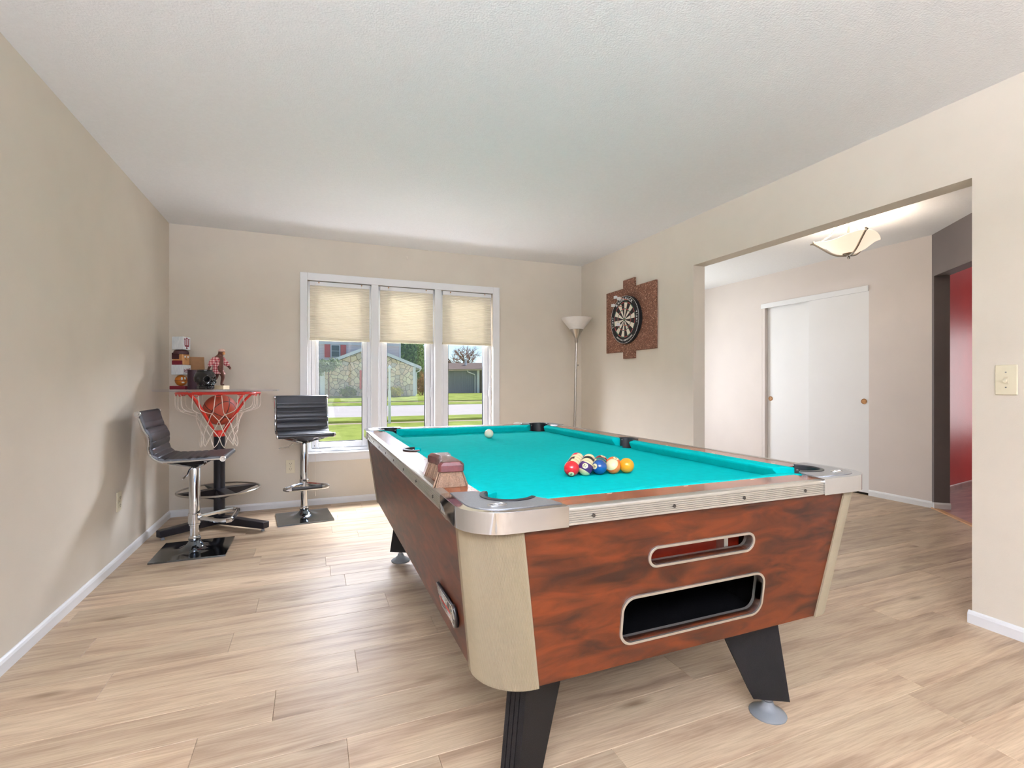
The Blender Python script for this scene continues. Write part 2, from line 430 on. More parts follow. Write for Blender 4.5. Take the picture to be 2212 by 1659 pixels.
# ------------------------------------------------------------------ mesh helpers
class MB:
    def __init__(s): s.v = []; s.f = []
    def add(s, vs, fs):
        n = len(s.v); s.v += [tuple(v) for v in vs]; s.f += [tuple(i + n for i in f) for f in fs]; return s
    def box(s, x0, x1, y0, y1, z0, z1):
        return s.add([(x0, y0, z0), (x1, y0, z0), (x1, y1, z0), (x0, y1, z0), (x0, y0, z1), (x1, y0, z1), (x1, y1, z1), (x0, y1, z1)],
                     [(0, 3, 2, 1), (4, 5, 6, 7), (0, 1, 5, 4), (1, 2, 6, 5), (2, 3, 7, 6), (3, 0, 4, 7)])
    def hexa(s, p):   # 8 points, bottom 4 then top 4
        return s.add(p, [(0, 3, 2, 1), (4, 5, 6, 7), (0, 1, 5, 4), (1, 2, 6, 5), (2, 3, 7, 6), (3, 0, 4, 7)])
    def lathe(s, prof, c=(0, 0, 0), seg=32, cap=True, axis='z'):
        vs = []; fs = []
        n = len(prof)
        for r, z in prof:
            for k in range(seg):
                a = 2 * PI * k / seg
                p = (r * math.cos(a), r * math.sin(a), z)
                if axis == 'x': p = (p[2], p[0], p[1])
                if axis == 'y': p = (p[1], p[2], p[0])
                vs.append((p[0] + c[0], p[1] + c[1], p[2] + c[2]))
        for i in range(n - 1):
            for k in range(seg):
                k2 = (k + 1) % seg
                fs.append((i * seg + k, i * seg + k2, (i + 1) * seg + k2, (i + 1) * seg + k))
        if cap:
            if prof[0][0] > 1e-5: fs.append(tuple(reversed(range(seg))))
            if prof[-1][0] > 1e-5: fs.append(tuple((n - 1) * seg + k for k in range(seg)))
        return s.add(vs, fs)
    def cyl(s, c, r, z0, z1, seg=24, axis='z'):
        return s.lathe([(r, z0), (r, z1)], c, seg, True, axis)
    def prism(s, poly, z0, z1, fn=None):
        n = len(poly)
        vs = [(x, y, z0) for x, y in poly] + [(x, y, z1) for x, y in poly]
        if fn: vs = [fn(*v) for v in vs]
        fs = [tuple(reversed(range(n))), tuple(range(n, 2 * n))]
        for i in range(n):
            j = (i + 1) % n; fs.append((i, j, n + j, n + i))
        return s.add(vs, fs)
    def tube(s, pts, r, seg=8, closed=False, flat=None, caps=True):
        pts = [Vector(p) for p in pts]; n = len(pts)
        T = []
        for i in range(n):
            a = pts[(i - 1) % n] if (closed or i > 0) else pts[i]
            b = pts[(i + 1) % n] if (closed or i < n - 1) else pts[i]
            T.append((b - a).normalized())
        up = Vector((0, 0, 1)) if abs(T[0].z) < 0.9 else Vector((1, 0, 0))
        nrm = (up - T[0] * up.dot(T[0])).normalized()
        vs = []; fs = []
        for i in range(n):
            nrm = (nrm - T[i] * nrm.dot(T[i])).normalized()
            bi = T[i].cross(nrm)
            rr = r[i] if isinstance(r, (list, tuple)) else r
            fl = flat or 1.0
            for k in range(seg):
                a = 2 * PI * (k + 0.5) / seg
                vs.append(pts[i] + nrm * (math.cos(a) * rr * fl) + bi * (math.sin(a) * rr))
        m = n if closed else n - 1
        for i in range(m):
            j = (i + 1) % n
            for k in range(seg):
                k2 = (k + 1) % seg
                fs.append((i * seg + k, i * seg + k2, j * seg + k2, j * seg + k))
        if caps and not closed:
            fs.append(tuple(reversed(range(seg)))); fs.append(tuple((n - 1) * seg + k for k in range(seg)))
        return s.add(vs, fs)
    def sphere(s, c, r, seg=24, rings=14, sc=(1, 1, 1), fn=None):
        vs = [(0, 0, -1)]; fs = []
        for i in range(1, rings):
            t = PI * i / rings
            for k in range(seg):
                a = 2 * PI * k / seg
                vs.append((math.sin(t) * math.cos(a), math.sin(t) * math.sin(a), -math.cos(t)))
        vs.append((0, 0, 1)); top = len(vs) - 1
        for k in range(seg):
            k2 = (k + 1) % seg
            fs.append((0, 1 + k2, 1 + k))
            fs.append((top, top - seg + k, top - seg + k2))
            for i in range(rings - 2):
                a = 1 + i * seg
                fs.append((a + k, a + k2, a + seg + k2, a + seg + k))
        out = []
        for v in vs:
            p = (v[0] * r * sc[0], v[1] * r * sc[1], v[2] * r * sc[2])
            if fn: p = fn(p, v)
            out.append((p[0] + c[0], p[1] + c[1], p[2] + c[2]))
        return s.add(out, fs)
    def xf(s, mat, start=0):
        s.v = s.v[:start] + [tuple(mat @ Vector(v)) for v in s.v[start:]]; return s
    def mesh(s, name):
        me = bpy.data.meshes.new(name); me.from_pydata(s.v, [], s.f); me.update(); return me

def fix_normals(me):
    bm = bmesh.new(); bm.from_mesh(me); bmesh.ops.recalc_face_normals(bm, faces=bm.faces); bm.to_mesh(me); bm.free()
def obj(name, shape, mat, parent=None, smooth=False, bevel=0.0, bseg=2, angle=35, loc=None, rot=None):
    me = shape.mesh(name) if isinstance(shape, MB) else shape
    if isinstance(shape, MB): fix_normals(me)
    me.name = name
    me.materials.clear(); me.materials.append(M(mat) if isinstance(mat, str) else mat)
    o = bpy.data.objects.new(name, me); COL.objects.link(o)
    if parent: o.parent = parent
    if loc: o.location = loc
    if rot: o.rotation_euler = rot
    if smooth:
        me.polygons.foreach_set('use_smooth', [True] * len(me.polygons))
        try: me.set_sharp_from_angle(angle=math.radians(angle))
        except Exception: pass
    if bevel > 0:
        b = o.modifiers.new('bevel', 'BEVEL'); b.width = bevel; b.segments = bseg; b.limit_method = 'ANGLE'; b.angle_limit = math.radians(40)
    return o
def tag(o, label, cat, group=None):
    o['label'] = label; o['category'] = cat
    if group: o['group'] = group
    return o
def thing(name, label, cat, loc=(0, 0, 0), rz=0.0, group=None):
    o = bpy.data.objects.new(name, None); COL.objects.link(o); o.empty_display_size = 0.1
    o.location = loc; o.rotation_euler = (0, 0, rz)
    return tag(o, label, cat, group)
def struct(name, shape, mat, label, cat, **kw):
    o = obj(name, shape, mat, **kw); o['kind'] = 'structure'; tag(o, label, cat); return o
def struct_root(name, label, cat, loc=(0, 0, 0)):
    o = thing(name, label, cat, loc); o['kind'] = 'structure'; return o

def curve_mesh(cu, name):
    o = bpy.data.objects.new(name, cu); COL.objects.link(o)
    dg = bpy.context.evaluated_depsgraph_get(); dg.update()
    me = bpy.data.meshes.new_from_object(o.evaluated_get(dg))
    bpy.data.objects.remove(o, do_unlink=True); bpy.data.curves.remove(cu)
    me.name = name
    return me
def plate(outer, holes, depth, mat4=None, name='plate'):
    """flat plate in XY with holes, centred on z=0, thickness depth"""
    cu = bpy.data.curves.new(name, 'CURVE'); cu.dimensions = '2D'; cu.fill_mode = 'BOTH'; cu.extrude = depth / 2
    for poly in [outer] + list(holes):
        sp = cu.splines.new('POLY'); sp.points.add(len(poly) - 1); sp.use_cyclic_u = True
        for p, q in zip(sp.points, poly): p.co = (q[0], q[1], 0, 1)
    me = curve_mesh(cu, name)
    if mat4 is not None: me.transform(mat4)
    bm = bmesh.new(); bm.from_mesh(me); bmesh.ops.remove_doubles(bm, verts=bm.verts, dist=1e-5)
    bmesh.ops.recalc_face_normals(bm, faces=bm.faces); bm.to_mesh(me); bm.free()
    return me
def text_mesh(body, size, extrude=0.0005, shear=0.0, mat4=None, bold=0.0):
    cu = bpy.data.curves.new('text', 'FONT'); cu.body = body; cu.size = size; cu.extrude = extrude; cu.shear = shear
    cu.align_x = 'CENTER'; cu.align_y = 'CENTER'; cu.offset = bold; cu.resolution_u = 3
    me = curve_mesh(cu, 'text')
    if mat4 is not None: me.transform(mat4)
    return me
def rrect(w, h, r, n=6, cx=0, cy=0):
    pts = []
    for (sx, sy, a0) in ((1, 1, 0), (-1, 1, 90), (-1, -1, 180), (1, -1, 270)):
        for k in range(n + 1):
            a = math.radians(a0 + 90 * k / n)
            pts.append((cx + sx * (w / 2 - r) + r * math.cos(a), cy + sy * (h / 2 - r) + r * math.sin(a)))
    return pts
def arc(cx, cy, r, a0, a1, n):
    return [(cx + r * math.cos(math.radians(a0 + (a1 - a0) * k / n)), cy + r * math.sin(math.radians(a0 + (a1 - a0) * k / n))) for k in range(n + 1)]
def frame4(o, u, v, n):
    return Matrix(((u[0], v[0], n[0], o[0]), (u[1], v[1], n[1], o[1]), (u[2], v[2], n[2], o[2]), (0, 0, 0, 1)))
def dup(o, parent=None):
    c = o.copy(); COL.objects.link(c); c.parent = parent
    for ch in list(o.children): dup(ch, c)
    return c

# room constants (metres)
XL, XR, YB, H = -1.098, 2.8216, 4.836, 2.44
XR2 = XR + 0.115            # hall side of the right wall
XH = 5.13                   # hall closet wall
YE = 5.75                   # hall end wall
YR = -3.4                   # rear wall with added glazing, behind the camera
DA = Vector((5.13, 2.637, 0)); DD = Vector((-0.633, -0.774, 0)).normalized(); DN = Vector((-DD.y, DD.x, 0))  # diagonal wall
if DN.x < 0: DN = -DN

# ================================================================== ROOM SHELL
# floor: sub-floor + planks
fl = MB().box(XL - 0.15, XH + 0.15, YR - 0.1, YE + 0.1, -0.12, -0.006)
floor = struct('floor', fl, 'subfloor', 'light oak plank floor running through the room and hall', 'floor')
ROW = 0.1745; LEN = 1.22; Y0 = 1.955 - 10 * ROW
def plank_mesh(length, w):
    c = 0.0012; d = 0.0012; g = 0.0003
    x0, x1, y0, y1 = g, length - g, g, w - g
    m = MB()
    m.add([(x0, y0, -0.006), (x1, y0, -0.006), (x1, y1, -0.006), (x0, y1, -0.006),
           (x0, y0, -d), (x1, y0, -d), (x1, y1, -d), (x0, y1, -d),
           (x0 + c, y0 + c, 0), (x1 - c, y0 + c, 0), (x1 - c, y1 - c, 0), (x0 + c, y1 - c, 0)],
          [(0, 3, 2, 1), (0, 1, 5, 4), (1, 2, 6, 5), (2, 3, 7, 6), (3, 0, 4, 7),
           (4, 5, 9, 8), (5, 6, 10, 9), (6, 7, 11, 10), (7, 4, 8, 11), (8, 9, 10, 11)])
    return m.mesh('plank')
plank_cache = {}
known = {9: -0.12, 10: 0.163, 11: -0.70, 12: -0.32, 13: -0.865, 7: 0.1}
rnd = random.Random(11)
nrow = int((YE - Y0) / ROW) + 1
for r in range(nrow):
    ya = Y0 + r * ROW
    yb = min(ya + ROW, YE)
    xs, xe = XL, XH
    if ya > YB - 0.02: xs = XR
    j = known.get(r, XL + rnd.random() * LEN)
    joints = [xs]
    x = j - LEN * math.ceil((j - xs) / LEN)
    while x < xe:
        if x > xs + 0.05 and x < xe - 0.05: joints.append(x)
        x += LEN
    joints.append(xe)
    for a, b in zip(joints[:-1], joints[1:]):
        key = (round(b - a, 3), round(yb - ya, 4))
        if key not in plank_cache: plank_cache[key] = plank_mesh(b - a, yb - ya)
        me = plank_cache[key]
        if not me.materials: me.materials.append(M('oak_plank'))
        o = bpy.data.objects.new('plank', me); COL.objects.link(o); o.parent = floor; o.location = (a, ya, 0)
# plain rear strip of the floor, behind the viewpoint
o = obj('floor_rear', MB().box(XL, XH, YR, Y0, -0.006, 0), 'oak_plank', floor)

struct('ceiling', MB().box(XL - 0.15, 8.2, YR - 0.1, YE + 0.1, H, H + 0.12), 'ceiling_paint', 'white textured ceiling over the room and hall', 'ceiling')
struct('wall_left', MB().box(XL - 0.12, XL, YR, YB, 0, H), 'wall_paint', 'beige left wall', 'wall')
WX0, WX1, WZ0, WZ1 = -0.039, 1.753, 0.478, 2.054
wb = MB()
wb.box(XL - 0.12, WX0, YB, YB + 0.15, 0, H); wb.box(WX1, XR2, YB, YB + 0.15, 0, H)
wb.box(WX0, WX1, YB, YB + 0.15, 0, WZ0); wb.box(WX0, WX1, YB, YB + 0.15, WZ1, H)
struct('wall_back', wb, 'wall_paint', 'beige back wall around the triple window', 'wall')
OY0, OY1, OZ = 1.292, 3.077, 2.055
wr = MB()
wr.box(XR, XR2, YR, OY0, 0, H); wr.box(XR, XR2, OY1, YB, 0, H); wr.box(XR, XR2, OY0, OY1, OZ, H)
struct('wall_right', wr, 'wall_paint', 'beige right wall with wide opening to the hall', 'wall')
# rear wall behind the camera; its glazed opening is added for fill light
rw = MB()
rw.box(XL - 0.12, -0.9, YR - 0.12, YR, 0, H); rw.box(2.7, XR2, YR - 0.12, YR, 0, H); rw.box(-0.9, 2.7, YR - 0.12, YR, 2.36, H)
rw.box(-0.9, 2.7, YR - 0.12, YR, 0, 0.22)
struct('wall_rear', rw, 'wall_paint', 'beige rear wall around the added patio glazing', 'wall')
# hall
hw = MB(); hw.box(XH, XH + 0.12, 2.637, 3.172, 0, H); hw.box(XH, XH + 0.12, 4.423, YE, 0, H); hw.box(XH, XH + 0.12, 3.172, 4.423, 2.09, H)
struct('wall_hall', hw, 'hall_paint', 'pale hall wall around the closet doors', 'wall')
struct('wall_closet', MB().box(XH + 0.12, XH + 0.14, 3.1, 4.5, 0, H), 'hall_paint', 'closet back panel behind the sliding doors', 'wall')
he = MB(); he.box(XR2, 3.4, YE, YE + 0.12, 0, H); he.box(4.4, XH + 0.12, YE, YE + 0.12, 0, H); he.box(3.4, 4.4, YE, YE + 0.12, 2.2, H)
struct('wall_entry', he, 'hall_paint', 'hall end wall around the entry door', 'wall')
hs = MB(); hs.box(XR, XR2, YB + 0.15, YE + 0.12, 0, H)
struct('wall_hall_side', hs, 'hall_paint', 'hall side wall next to the entry', 'wall')
# diagonal grey wall with opening to the red room
def dpt(s, t, z): return DA + DD * s + DN * t + Vector((0, 0, z))
dw = MB()
def dbox(s0, s1, z0, z1, t0=0.0, t1=0.117):
    dw.hexa([dpt(s0, t0, z0), dpt(s1, t0, z0), dpt(s1, t1, z0), dpt(s0, t1, z0), dpt(s0, t0, z1), dpt(s1, t0, z1), dpt(s1, t1, z1), dpt(s0, t1, z1)])
dbox(-0.02, 0.035, 0, H); dbox(0.035, 1.25, 2.065, H); dbox(1.25, 1.9, 0, H)
struct('wall_diagonal', dw, 'grey_paint', 'dark grey diagonal wall with doorway at hall end', 'wall')
rd = MB()
ra = Vector((5.2, 2.84)); rb = Vector((7.9, 3.25))
rd.hexa([(ra.x, ra.y, 0), (rb.x, rb.y, 0), (rb.x, rb.y + 0.12, 0), (ra.x, ra.y + 0.12, 0), (ra.x, ra.y, H), (rb.x, rb.y, H), (rb.x, rb.y + 0.12, H), (ra.x, ra.y + 0.12, H)])
struct('wall_red', rd, 'red_paint', 'glossy red wall seen through the far doorway', 'wall')
pr = MB(); p = [dpt(0.0, 0.03, 0), dpt(1.9, 0.03, 0)]
pr.prism([(p[0].x, p[0].y), (p[1].x, p[1].y), (8.0, 0.9), (8.0, 3.3), (5.25, 2.86)], -0.004, 0.003)
struct('floor_red_room', pr, 'red_room_floor', 'reddish brown floor beyond the grey doorway', 'floor')
ts = MB(); ts.hexa([dpt(-0.0, -0.012, 0), dpt(1.9, -0.012, 0), dpt(1.9, 0.035, 0), dpt(0, 0.035, 0), dpt(0, -0.008, 0.008), dpt(1.9, -0.008, 0.008), dpt(1.9, 0.03, 0.008), dpt(0, 0.03, 0.008)])
struct('trim_1', ts, 'brass_wood', 'thin wooden threshold strip below the grey doorway', 'trim')
bw = MB(); bw.box(XR2, 8.0, -0.2, -0.1, 0, H); bw.box(8.0, 8.1, -0.2, 3.3, 0, H)
struct('wall_far_room', bw, 'hall_paint', 'far side walls beyond the hall', 'wall')

# baseboards
def baseboard(name, pts_fn, length, label, mat='trim_white'):
    m = MB(); prof = [(0, 0), (0.013, 0), (0.013, 0.042), (0.009, 0.052), (0.004, 0.057), (0, 0.058)]
    n = len(prof)
    vs = [pts_fn(0, t, z) for t, z in prof] + [pts_fn(length, t, z) for t, z in prof]
    fs = [tuple(range(n)), tuple(reversed(range(n, 2 * n)))] + [(i, (i + 1) % n, n + (i + 1) % n, n + i) for i in range(n)]
    m.add(vs, fs)
    return struct(name, m, mat, label, 'baseboard')
baseboard('baseboard_left', lambda s, t, z: (XL + t, YR + s, z), YB - YR, 'white baseboard along the left wall')
baseboard('baseboard_back', lambda s, t, z: (XL + s, YB - t, z), XR - XL, 'white baseboard along the back wall')
baseboard('baseboard_right', lambda s, t, z: (XR - t, YR + s, z), OY0 + 0.012 - YR, 'white baseboard below the light switch')
baseboard('baseboard_right_far', lambda s, t, z: (XR - t, OY1 + s, z), YB - OY1, 'white baseboard beyond the opening behind table')
baseboard('baseboard_hall', lambda s, t, z: (XH - t, 2.62 + s, z), 0.55, 'short white baseboard right of the closet')
baseboard('baseboard_hall_far', lambda s, t, z: (XH - t, 4.423 + s, z), YE - 4.423, 'white baseboard left of the closet')
def jambb(s, t, z):
    p = dpt(0.035 + t, -0.005 + s, z); return (p.x, p.y, p.z)
baseboard('baseboard_jamb', jambb, 0.125, 'white baseboard return on the grey door jamb')
baseboard('baseboard_red', lambda s, t, z: (ra.x + (rb.x - ra.x) * s, ra.y + (rb.y - ra.y) * s - t, z + 0.003), 0.98, 'dark baseboard under the red wall', 'red_room_floor')

# ------------------------------------------------------------------ WINDOW
win = struct_root('window_1', 'white triple casement window with wide casing', 'window', (0, YB, 0))
cas = [(-0.101, WX0, 0.46, 2.121), (WX1, 1.826, 0.46, 2.121)]
for a, b, z0, z1 in cas: obj('casing', MB().box(a, b, -0.018, 0.0, z0, z1), 'trim_white', win, bevel=0.003)
obj('casing', MB().box(WX0, WX1, -0.018, 0.0, WZ1, 2.121), 'trim_white', win, bevel=0.003)
obj('sill', MB().box(-0.101, 1.826, -0.045, 0.05, 0.462, 0.48), 'trim_white', win, bevel=0.004)
obj('apron', MB().box(-0.101, 1.826, -0.018, 0.0, 0.398, 0.462), 'trim_white', win, bevel=0.003)
for a, b in ((0.523, 0.588), (1.137, 1.203)):
    obj('mullion', MB().box(a, b, -0.012, 0.12, 0.48, WZ1), 'trim_white', win, bevel=0.003)
BAYS = [(WX0, 0.523, 0.056, 0.447), (0.588, 1.137, 0.675, 1.054), (1.203, WX1, 1.289, 1.67)]
GZ0, GZ1 = 0.567, 1.975
for (a, b, g0, g1) in BAYS:
    fr = MB(); e = 0.03
    for (x0, x1, z0, z1) in ((a, a + e, 0.48, WZ1), (b - e, b, 0.48, WZ1), (a + e, b - e, 0.48, 0.48 + e), (a + e, b - e, WZ1 - e, WZ1)):
        fr.box(x0, x1, 0.04, 0.115, z0, z1)
    obj('frame', fr, 'vinyl_white', win, bevel=0.003)
    sa = MB()
    y0, y1 = 0.052, 0.095
    for (x0, x1, z0, z1) in ((a + e + 0.002, g0, 0.513, 2.02), (g1, b - e - 0.002, 0.513, 2.02), (g0, g1, 0.513, GZ0), (g0, g1, GZ1, 2.02)):
        sa.box(x0, x1, y0, y1, z0, z1)
    sash = obj('sash', sa, 'vinyl_white', win, bevel=0.006)
    gk = MB(); t = 0.005
    for (x0, x1, z0, z1) in ((g0, g0 + t, GZ0, GZ1), (g1 - t, g1, GZ0, GZ1), (g0 + t, g1 - t, GZ0, GZ0 + t), (g0 + t, g1 - t, GZ1 - t, GZ1)):
        gk.box(x0, x1, 0.06, 0.085, z0, z1)
    obj('gasket', gk, 'gasket', sash)
    obj('pane', MB().box(g0 + 0.001, g1 - 0.001, 0.069, 0.073, GZ0 + 0.001, GZ1 - 0.001), 'pane_glass', sash)
    cx = (g0 + g1) / 2 - 0.03
    cr = MB().box(cx - 0.06, cx + 0.06, 0.018, 0.05, 0.497, 0.513)
    cr.tube([(cx + 0.045, 0.03, 0.513), (cx + 0.04, 0.024, 0.534), (cx, 0.022, 0.54), (cx - 0.045, 0.024, 0.53)], [0.009, 0.009, 0.007, 0.006])
    obj('crank_handle', cr, 'vinyl_white', win, smooth=True)
    lk = MB().box(b - e - 0.006, b - e + 0.012, 0.03, 0.05, 0.98, 1.05); lk.tube([(b - e, 0.03, 1.03), (b - e, 0.015, 1.08)], 0.006)
    obj('latch', lk, 'vinyl_white', win, smooth=True)
    obj('stop_screw', MB().cyl((a + 0.06, 0.052, 0.535), 0.004, -0.004, 0.0, 8, 'y'), 'screw', win)

# cellular blinds
bl_lab = ['cream cellular blind with pull cord on leftmost window unit', 'cream cellular blind on the middle window unit', 'cream cellular blind on the rightmost window unit']
for i, (a, b, g0, g1) in enumerate(BAYS):
    t = thing('cellular_blind', bl_lab[i], 'blind', (0, YB, 1.51), 0, 'raised cellular blinds in the window')
    x0, x1 = a + 0.018, b - 0.014
    obj('headrail', MB().box(x0, x1, -0.002, 0.036, 2.01 - 1.51, 2.048 - 1.51), 'trim_white', t, bevel=0.003)
    m = MB(); N = 30; top = 2.01 - 1.51; bot = 0.02
    vs = []
    for k in range(2 * N + 1):
        z = top + (bot - top) * k / (2 * N); y = 0.010 if k % 2 == 0 else 0.0055
        vs += [(x0 + 0.003, y, z), (x1 - 0.003, y, z)]
    m.add(vs, [(2 * k, 2 * k + 1, 2 * k + 3, 2 * k + 2) for k in range(2 * N)])
    vs = [(v[0], 0.036 - v[1], v[2]) for v in vs]
    me = m.mesh('fabric')
    o = obj('fabric', me, 'blind_fabric', t)
    obj('fabric_back', MB().add(vs, [(2 * k, 2 * k + 1, 2 * k + 3, 2 * k + 2) for k in range(2 * N)]).mesh('fabric_back'), 'blind_fabric', t)
    obj('bottom_rail', MB().box(x0, x1, 0.0, 0.034, 0, 0.02), 'ivory', t, bevel=0.002)
    for fx in (0.15, 0.86):
        xx = x0 + (x1 - x0) * fx
        obj('cord_guide', MB().cyl((xx, -0.002, 0.528), 0.006, -0.004, 0.0, 10, 'y'), 'brass_wood', t)
        obj('lift_cord', MB().tube([(xx, -0.004, 0.525), (xx, -0.004, 0.0)], 0.0011, 5), 'net_white', t)
    if i == 0:
        obj('pull_cord', MB().tube([(0.027, -0.006, 0.52), (0.027, -0.05, -1.0), (0.027, -0.05, -1.38)], 0.0015, 5), 'net_white', t)
        obj('tassel', MB().lathe([(0.002, -1.375), (0.005, -1.385), (0.007, -1.41), (0.004, -1.42)], (0.027, -0.05, 0), 10), 'net_white', t, smooth=True)

# closet doors in the hall: two sliding slabs under a track cover
d1 = struct_root('door_1', 'left white sliding closet door with round wooden pull', 'door', (XH, 4.1, 0))
obj('slab', MB().box(0.045, 0.08, -0.33, 0.283, 0.02, 2.05), 'door_white', d1, bevel=0.002)
obj('finger_pull', MB().lathe([(0.004, -0.003), (0.018, -0.003), (0.022, 0.0), (0.026, -0.006), (0.028, 0.0)], (0.044, 0.237, 0.934), 20, True, 'x'), 'brass_wood', d1, smooth=True)
d2 = struct_root('door_2', 'right white sliding closet door nearest the grey wall', 'door', (XH, 3.5, 0))
obj('slab', MB().box(0.004, 0.04, -0.328, 0.315, 0.02, 2.05), 'door_white', d2, bevel=0.002)
obj('finger_pull', MB().lathe([(0.004, -0.003), (0.018, -0.003), (0.022, 0.0), (0.026, -0.006), (0.028, 0.0)], (0.003, -0.28, 0.934), 20, True, 'x'), 'brass_wood', d2, smooth=True)
struct('trim_2', MB().box(XH - 0.012, XH + 0.02, 3.172, 4.43, 2.035, 2.092), 'trim_white', 'white track cover above the closet doors', 'trim', bevel=0.003)
struct('trim_3', MB().box(XH + 0.001, XH + 0.1, 4.385, 4.422, 0, 2.035), 'hall_paint', 'pale closet side jamb', 'trim')
# entry door with glass in the hall (outside the view)
d3 = struct_root('door_3', 'entry door frame at the hall end', 'door', (3.9, YE, 0))
obj('frame', MB().box(-0.5, -0.46, 0, 0.1, 0, 2.2).box(0.46, 0.5, 0, 0.1, 0, 2.2).box(-0.46, 0.46, 0, 0.1, 2.15, 2.2), 'door_white', d3)
obj('pane', MB().box(-0.46, 0.46, 0.05, 0.056, 0, 2.15), 'pane_glass', d3)
w2 = struct_root('window_2', 'unseen patio glazing added behind the viewpoint for fill light', 'window', (0.9, YR, 0))  # added glazing, out of view, as an opening for the rear fill
obj('frame', MB().box(-1.8, -1.74, -0.1, 0, 0.22, 2.36).box(1.74, 1.8, -0.1, 0, 0.22, 2.36).box(-0.03, 0.03, -0.1, 0, 0.22, 2.36), 'vinyl_white', w2)
obj('pane', MB().box(-1.74, 1.74, -0.06, -0.054, 0.22, 2.36), 'pane_glass', w2)

# ------------------------------------------------------------------ wall fittings
def outlet(loc, rot, label):
    t = thing('wall_outlet', label, 'outlet', loc, 0, 'ivory wall outlets'); t.rotation_euler = rot
    obj('plate', MB().box(-0.037, 0.037, -0.006, 0, -0.06, 0.06), 'ivory', t, bevel=0.003)
    for s in (-1, 1):
        m = plate(rrect(0.034, 0.028, 0.01), [], 0.004, Matrix.Translation((0, -0.007, s * 0.024)) @ Matrix.Rotation(PI / 2, 4, 'X'))
        soc = obj('socket', m, 'ivory', t)
        obj('slot', MB().box(-0.009, -0.006, -0.0098, -0.0088, s * 0.024 - 0.002, s * 0.024 + 0.007), 'dark_slot', soc)
        obj('slot', MB().box(0.006, 0.009, -0.0098, -0.0088, s * 0.024 - 0.002, s * 0.024 + 0.007), 'dark_slot', soc)
        obj('slot', MB().cyl((0, -0.009, s * 0.024 - 0.008), 0.0025, -0.0008, 0.0, 8, 'y'), 'dark_slot', soc)
    obj('screw', MB().cyl((0, -0.0065, 0), 0.003, -0.001, 0.0, 8, 'y'), 'wire', t)
    return t
outlet((-0.18, YB, 0.366), (0, 0, 0), 'ivory wall outlet on the back wall below the window')
outlet((XL, 3.69, 0.385), (0, 0, PI / 2), 'ivory wall outlet on the left wall near the baseboard')
sw = thing('light_switch', 'ivory toggle light switch on the right wall by the opening', 'light switch', (XR, 1.17, 1.121))
sw.rotation_euler = (0, 0, -PI / 2)
obj('plate', MB().box(-0.038, 0.038, -0.007, 0, -0.066, 0.066), 'ivory', sw, bevel=0.004)
obj('toggle', MB().hexa([(-0.005, -0.007, -0.006), (0.005, -0.007, -0.006), (0.005, -0.02, -0.012), (-0.005, -0.02, -0.012), (-0.005, -0.007, 0.008), (0.005, -0.007, 0.008), (0.005, -0.02, -0.003), (-0.005, -0.02, -0.003)]), 'ivory', sw, bevel=0.001)
obj('bezel', MB().box(-0.008, 0.008, -0.0085, -0.006, -0.014, 0.014), 'ivory', sw, bevel=0.001)
for s in (-1, 1): obj('screw', MB().cyl((0, -0.008, s * 0.033), 0.003, -0.0015, 0.001, 8, 'y'), 'wire', sw)
hk = MB().tube([(0, 0, 0.012), (0, -0.012, 0.004), (0, -0.016, -0.01), (0.002, -0.01, -0.02), (0.002, -0.014, -0.014)], 0.003, 6); hk.cyl((0, 0, 0.012), 0.007, -0.004, 0, 10, 'y')
tag(obj('wall_hook', hk, 'net_white', None, smooth=True, loc=(0.861, YB, 2.34)), 'tiny white hook on the back wall above the window', 'hook')

# ================================================================== POOL TABLE
TX, TY = 1.0005, 2.207
hx, hy = 0.68, 1.18
tbl = thing('pool_table', 'coin style pool table with teal felt, wood cabinet and chrome corners', 'pool table', (TX, TY, 0))
ZT, ZB = 0.765, 0.36
def rect_at(z):
    k = (ZT - z) / (ZT - ZB)
    return 0.67 - 0.0535 * k, 1.172 - 0.052 * k      # half x, half y of cabinet
# --- end panels (front has openings)
upv = Vector((0, -0.052, ZT - ZB)).normalized(); nv = Vector((1, 0, 0)).cross(upv)
F = frame4((0, -1.146, 0.5625), (1, 0, 0), upv, nv)
hw_ = 0.2042
trap = [(-0.486, -hw_), (0.486, -hw_), (0.55, hw_), (-0.55, hw_)]
slot = rrect(0.36, 0.045, 0.0224, 8, -0.002, 0.086)
bay = rrect(0.492, 0.122, 0.034, 8, -0.008, -0.081)
inw = Matrix.Translation((0, 0, -0.01))
obj('front_panel', plate(trap, [slot, bay], 0.02, F @ inw), 'table_wood', tbl)
ringm = Matrix.Translation((0, 0, -0.012))
for nm, w, h, r, cx, cy in (('slot_bezel', 0.36, 0.045, 0.0224, -0.002, 0.086), ('return_bezel', 0.492, 0.122, 0.034, -0.008, -0.081)):
    o = obj(nm, plate(rrect(w + 0.014, h + 0.014, r + 0.007, 8, cx, cy), [rrect(w, h, r, 8, cx, cy)], 0.034, F @ ringm), 'aluminium', tbl, smooth=True, bevel=0.002)
obj('slot_back', MB().box(-0.2, 0.2, -0.004, 0.004, -0.04, 0.04).xf(Matrix.Translation((0, -1.085, 0.648))), 'slot_wood', tbl)
ob = MB(); ob.box(0.11, 0.125, -1.12, -1.09, 0.61, 0.685)
obj('slot_divider', ob, 'aluminium', tbl)
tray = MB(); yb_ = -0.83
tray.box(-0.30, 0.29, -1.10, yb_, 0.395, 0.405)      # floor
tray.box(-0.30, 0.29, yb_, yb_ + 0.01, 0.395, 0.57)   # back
tray.box(-0.31, -0.30, -1.12, yb_ + 0.01, 0.395, 0.57); tray.box(0.29, 0.30, -1.12, yb_ + 0.01, 0.395, 0.57)
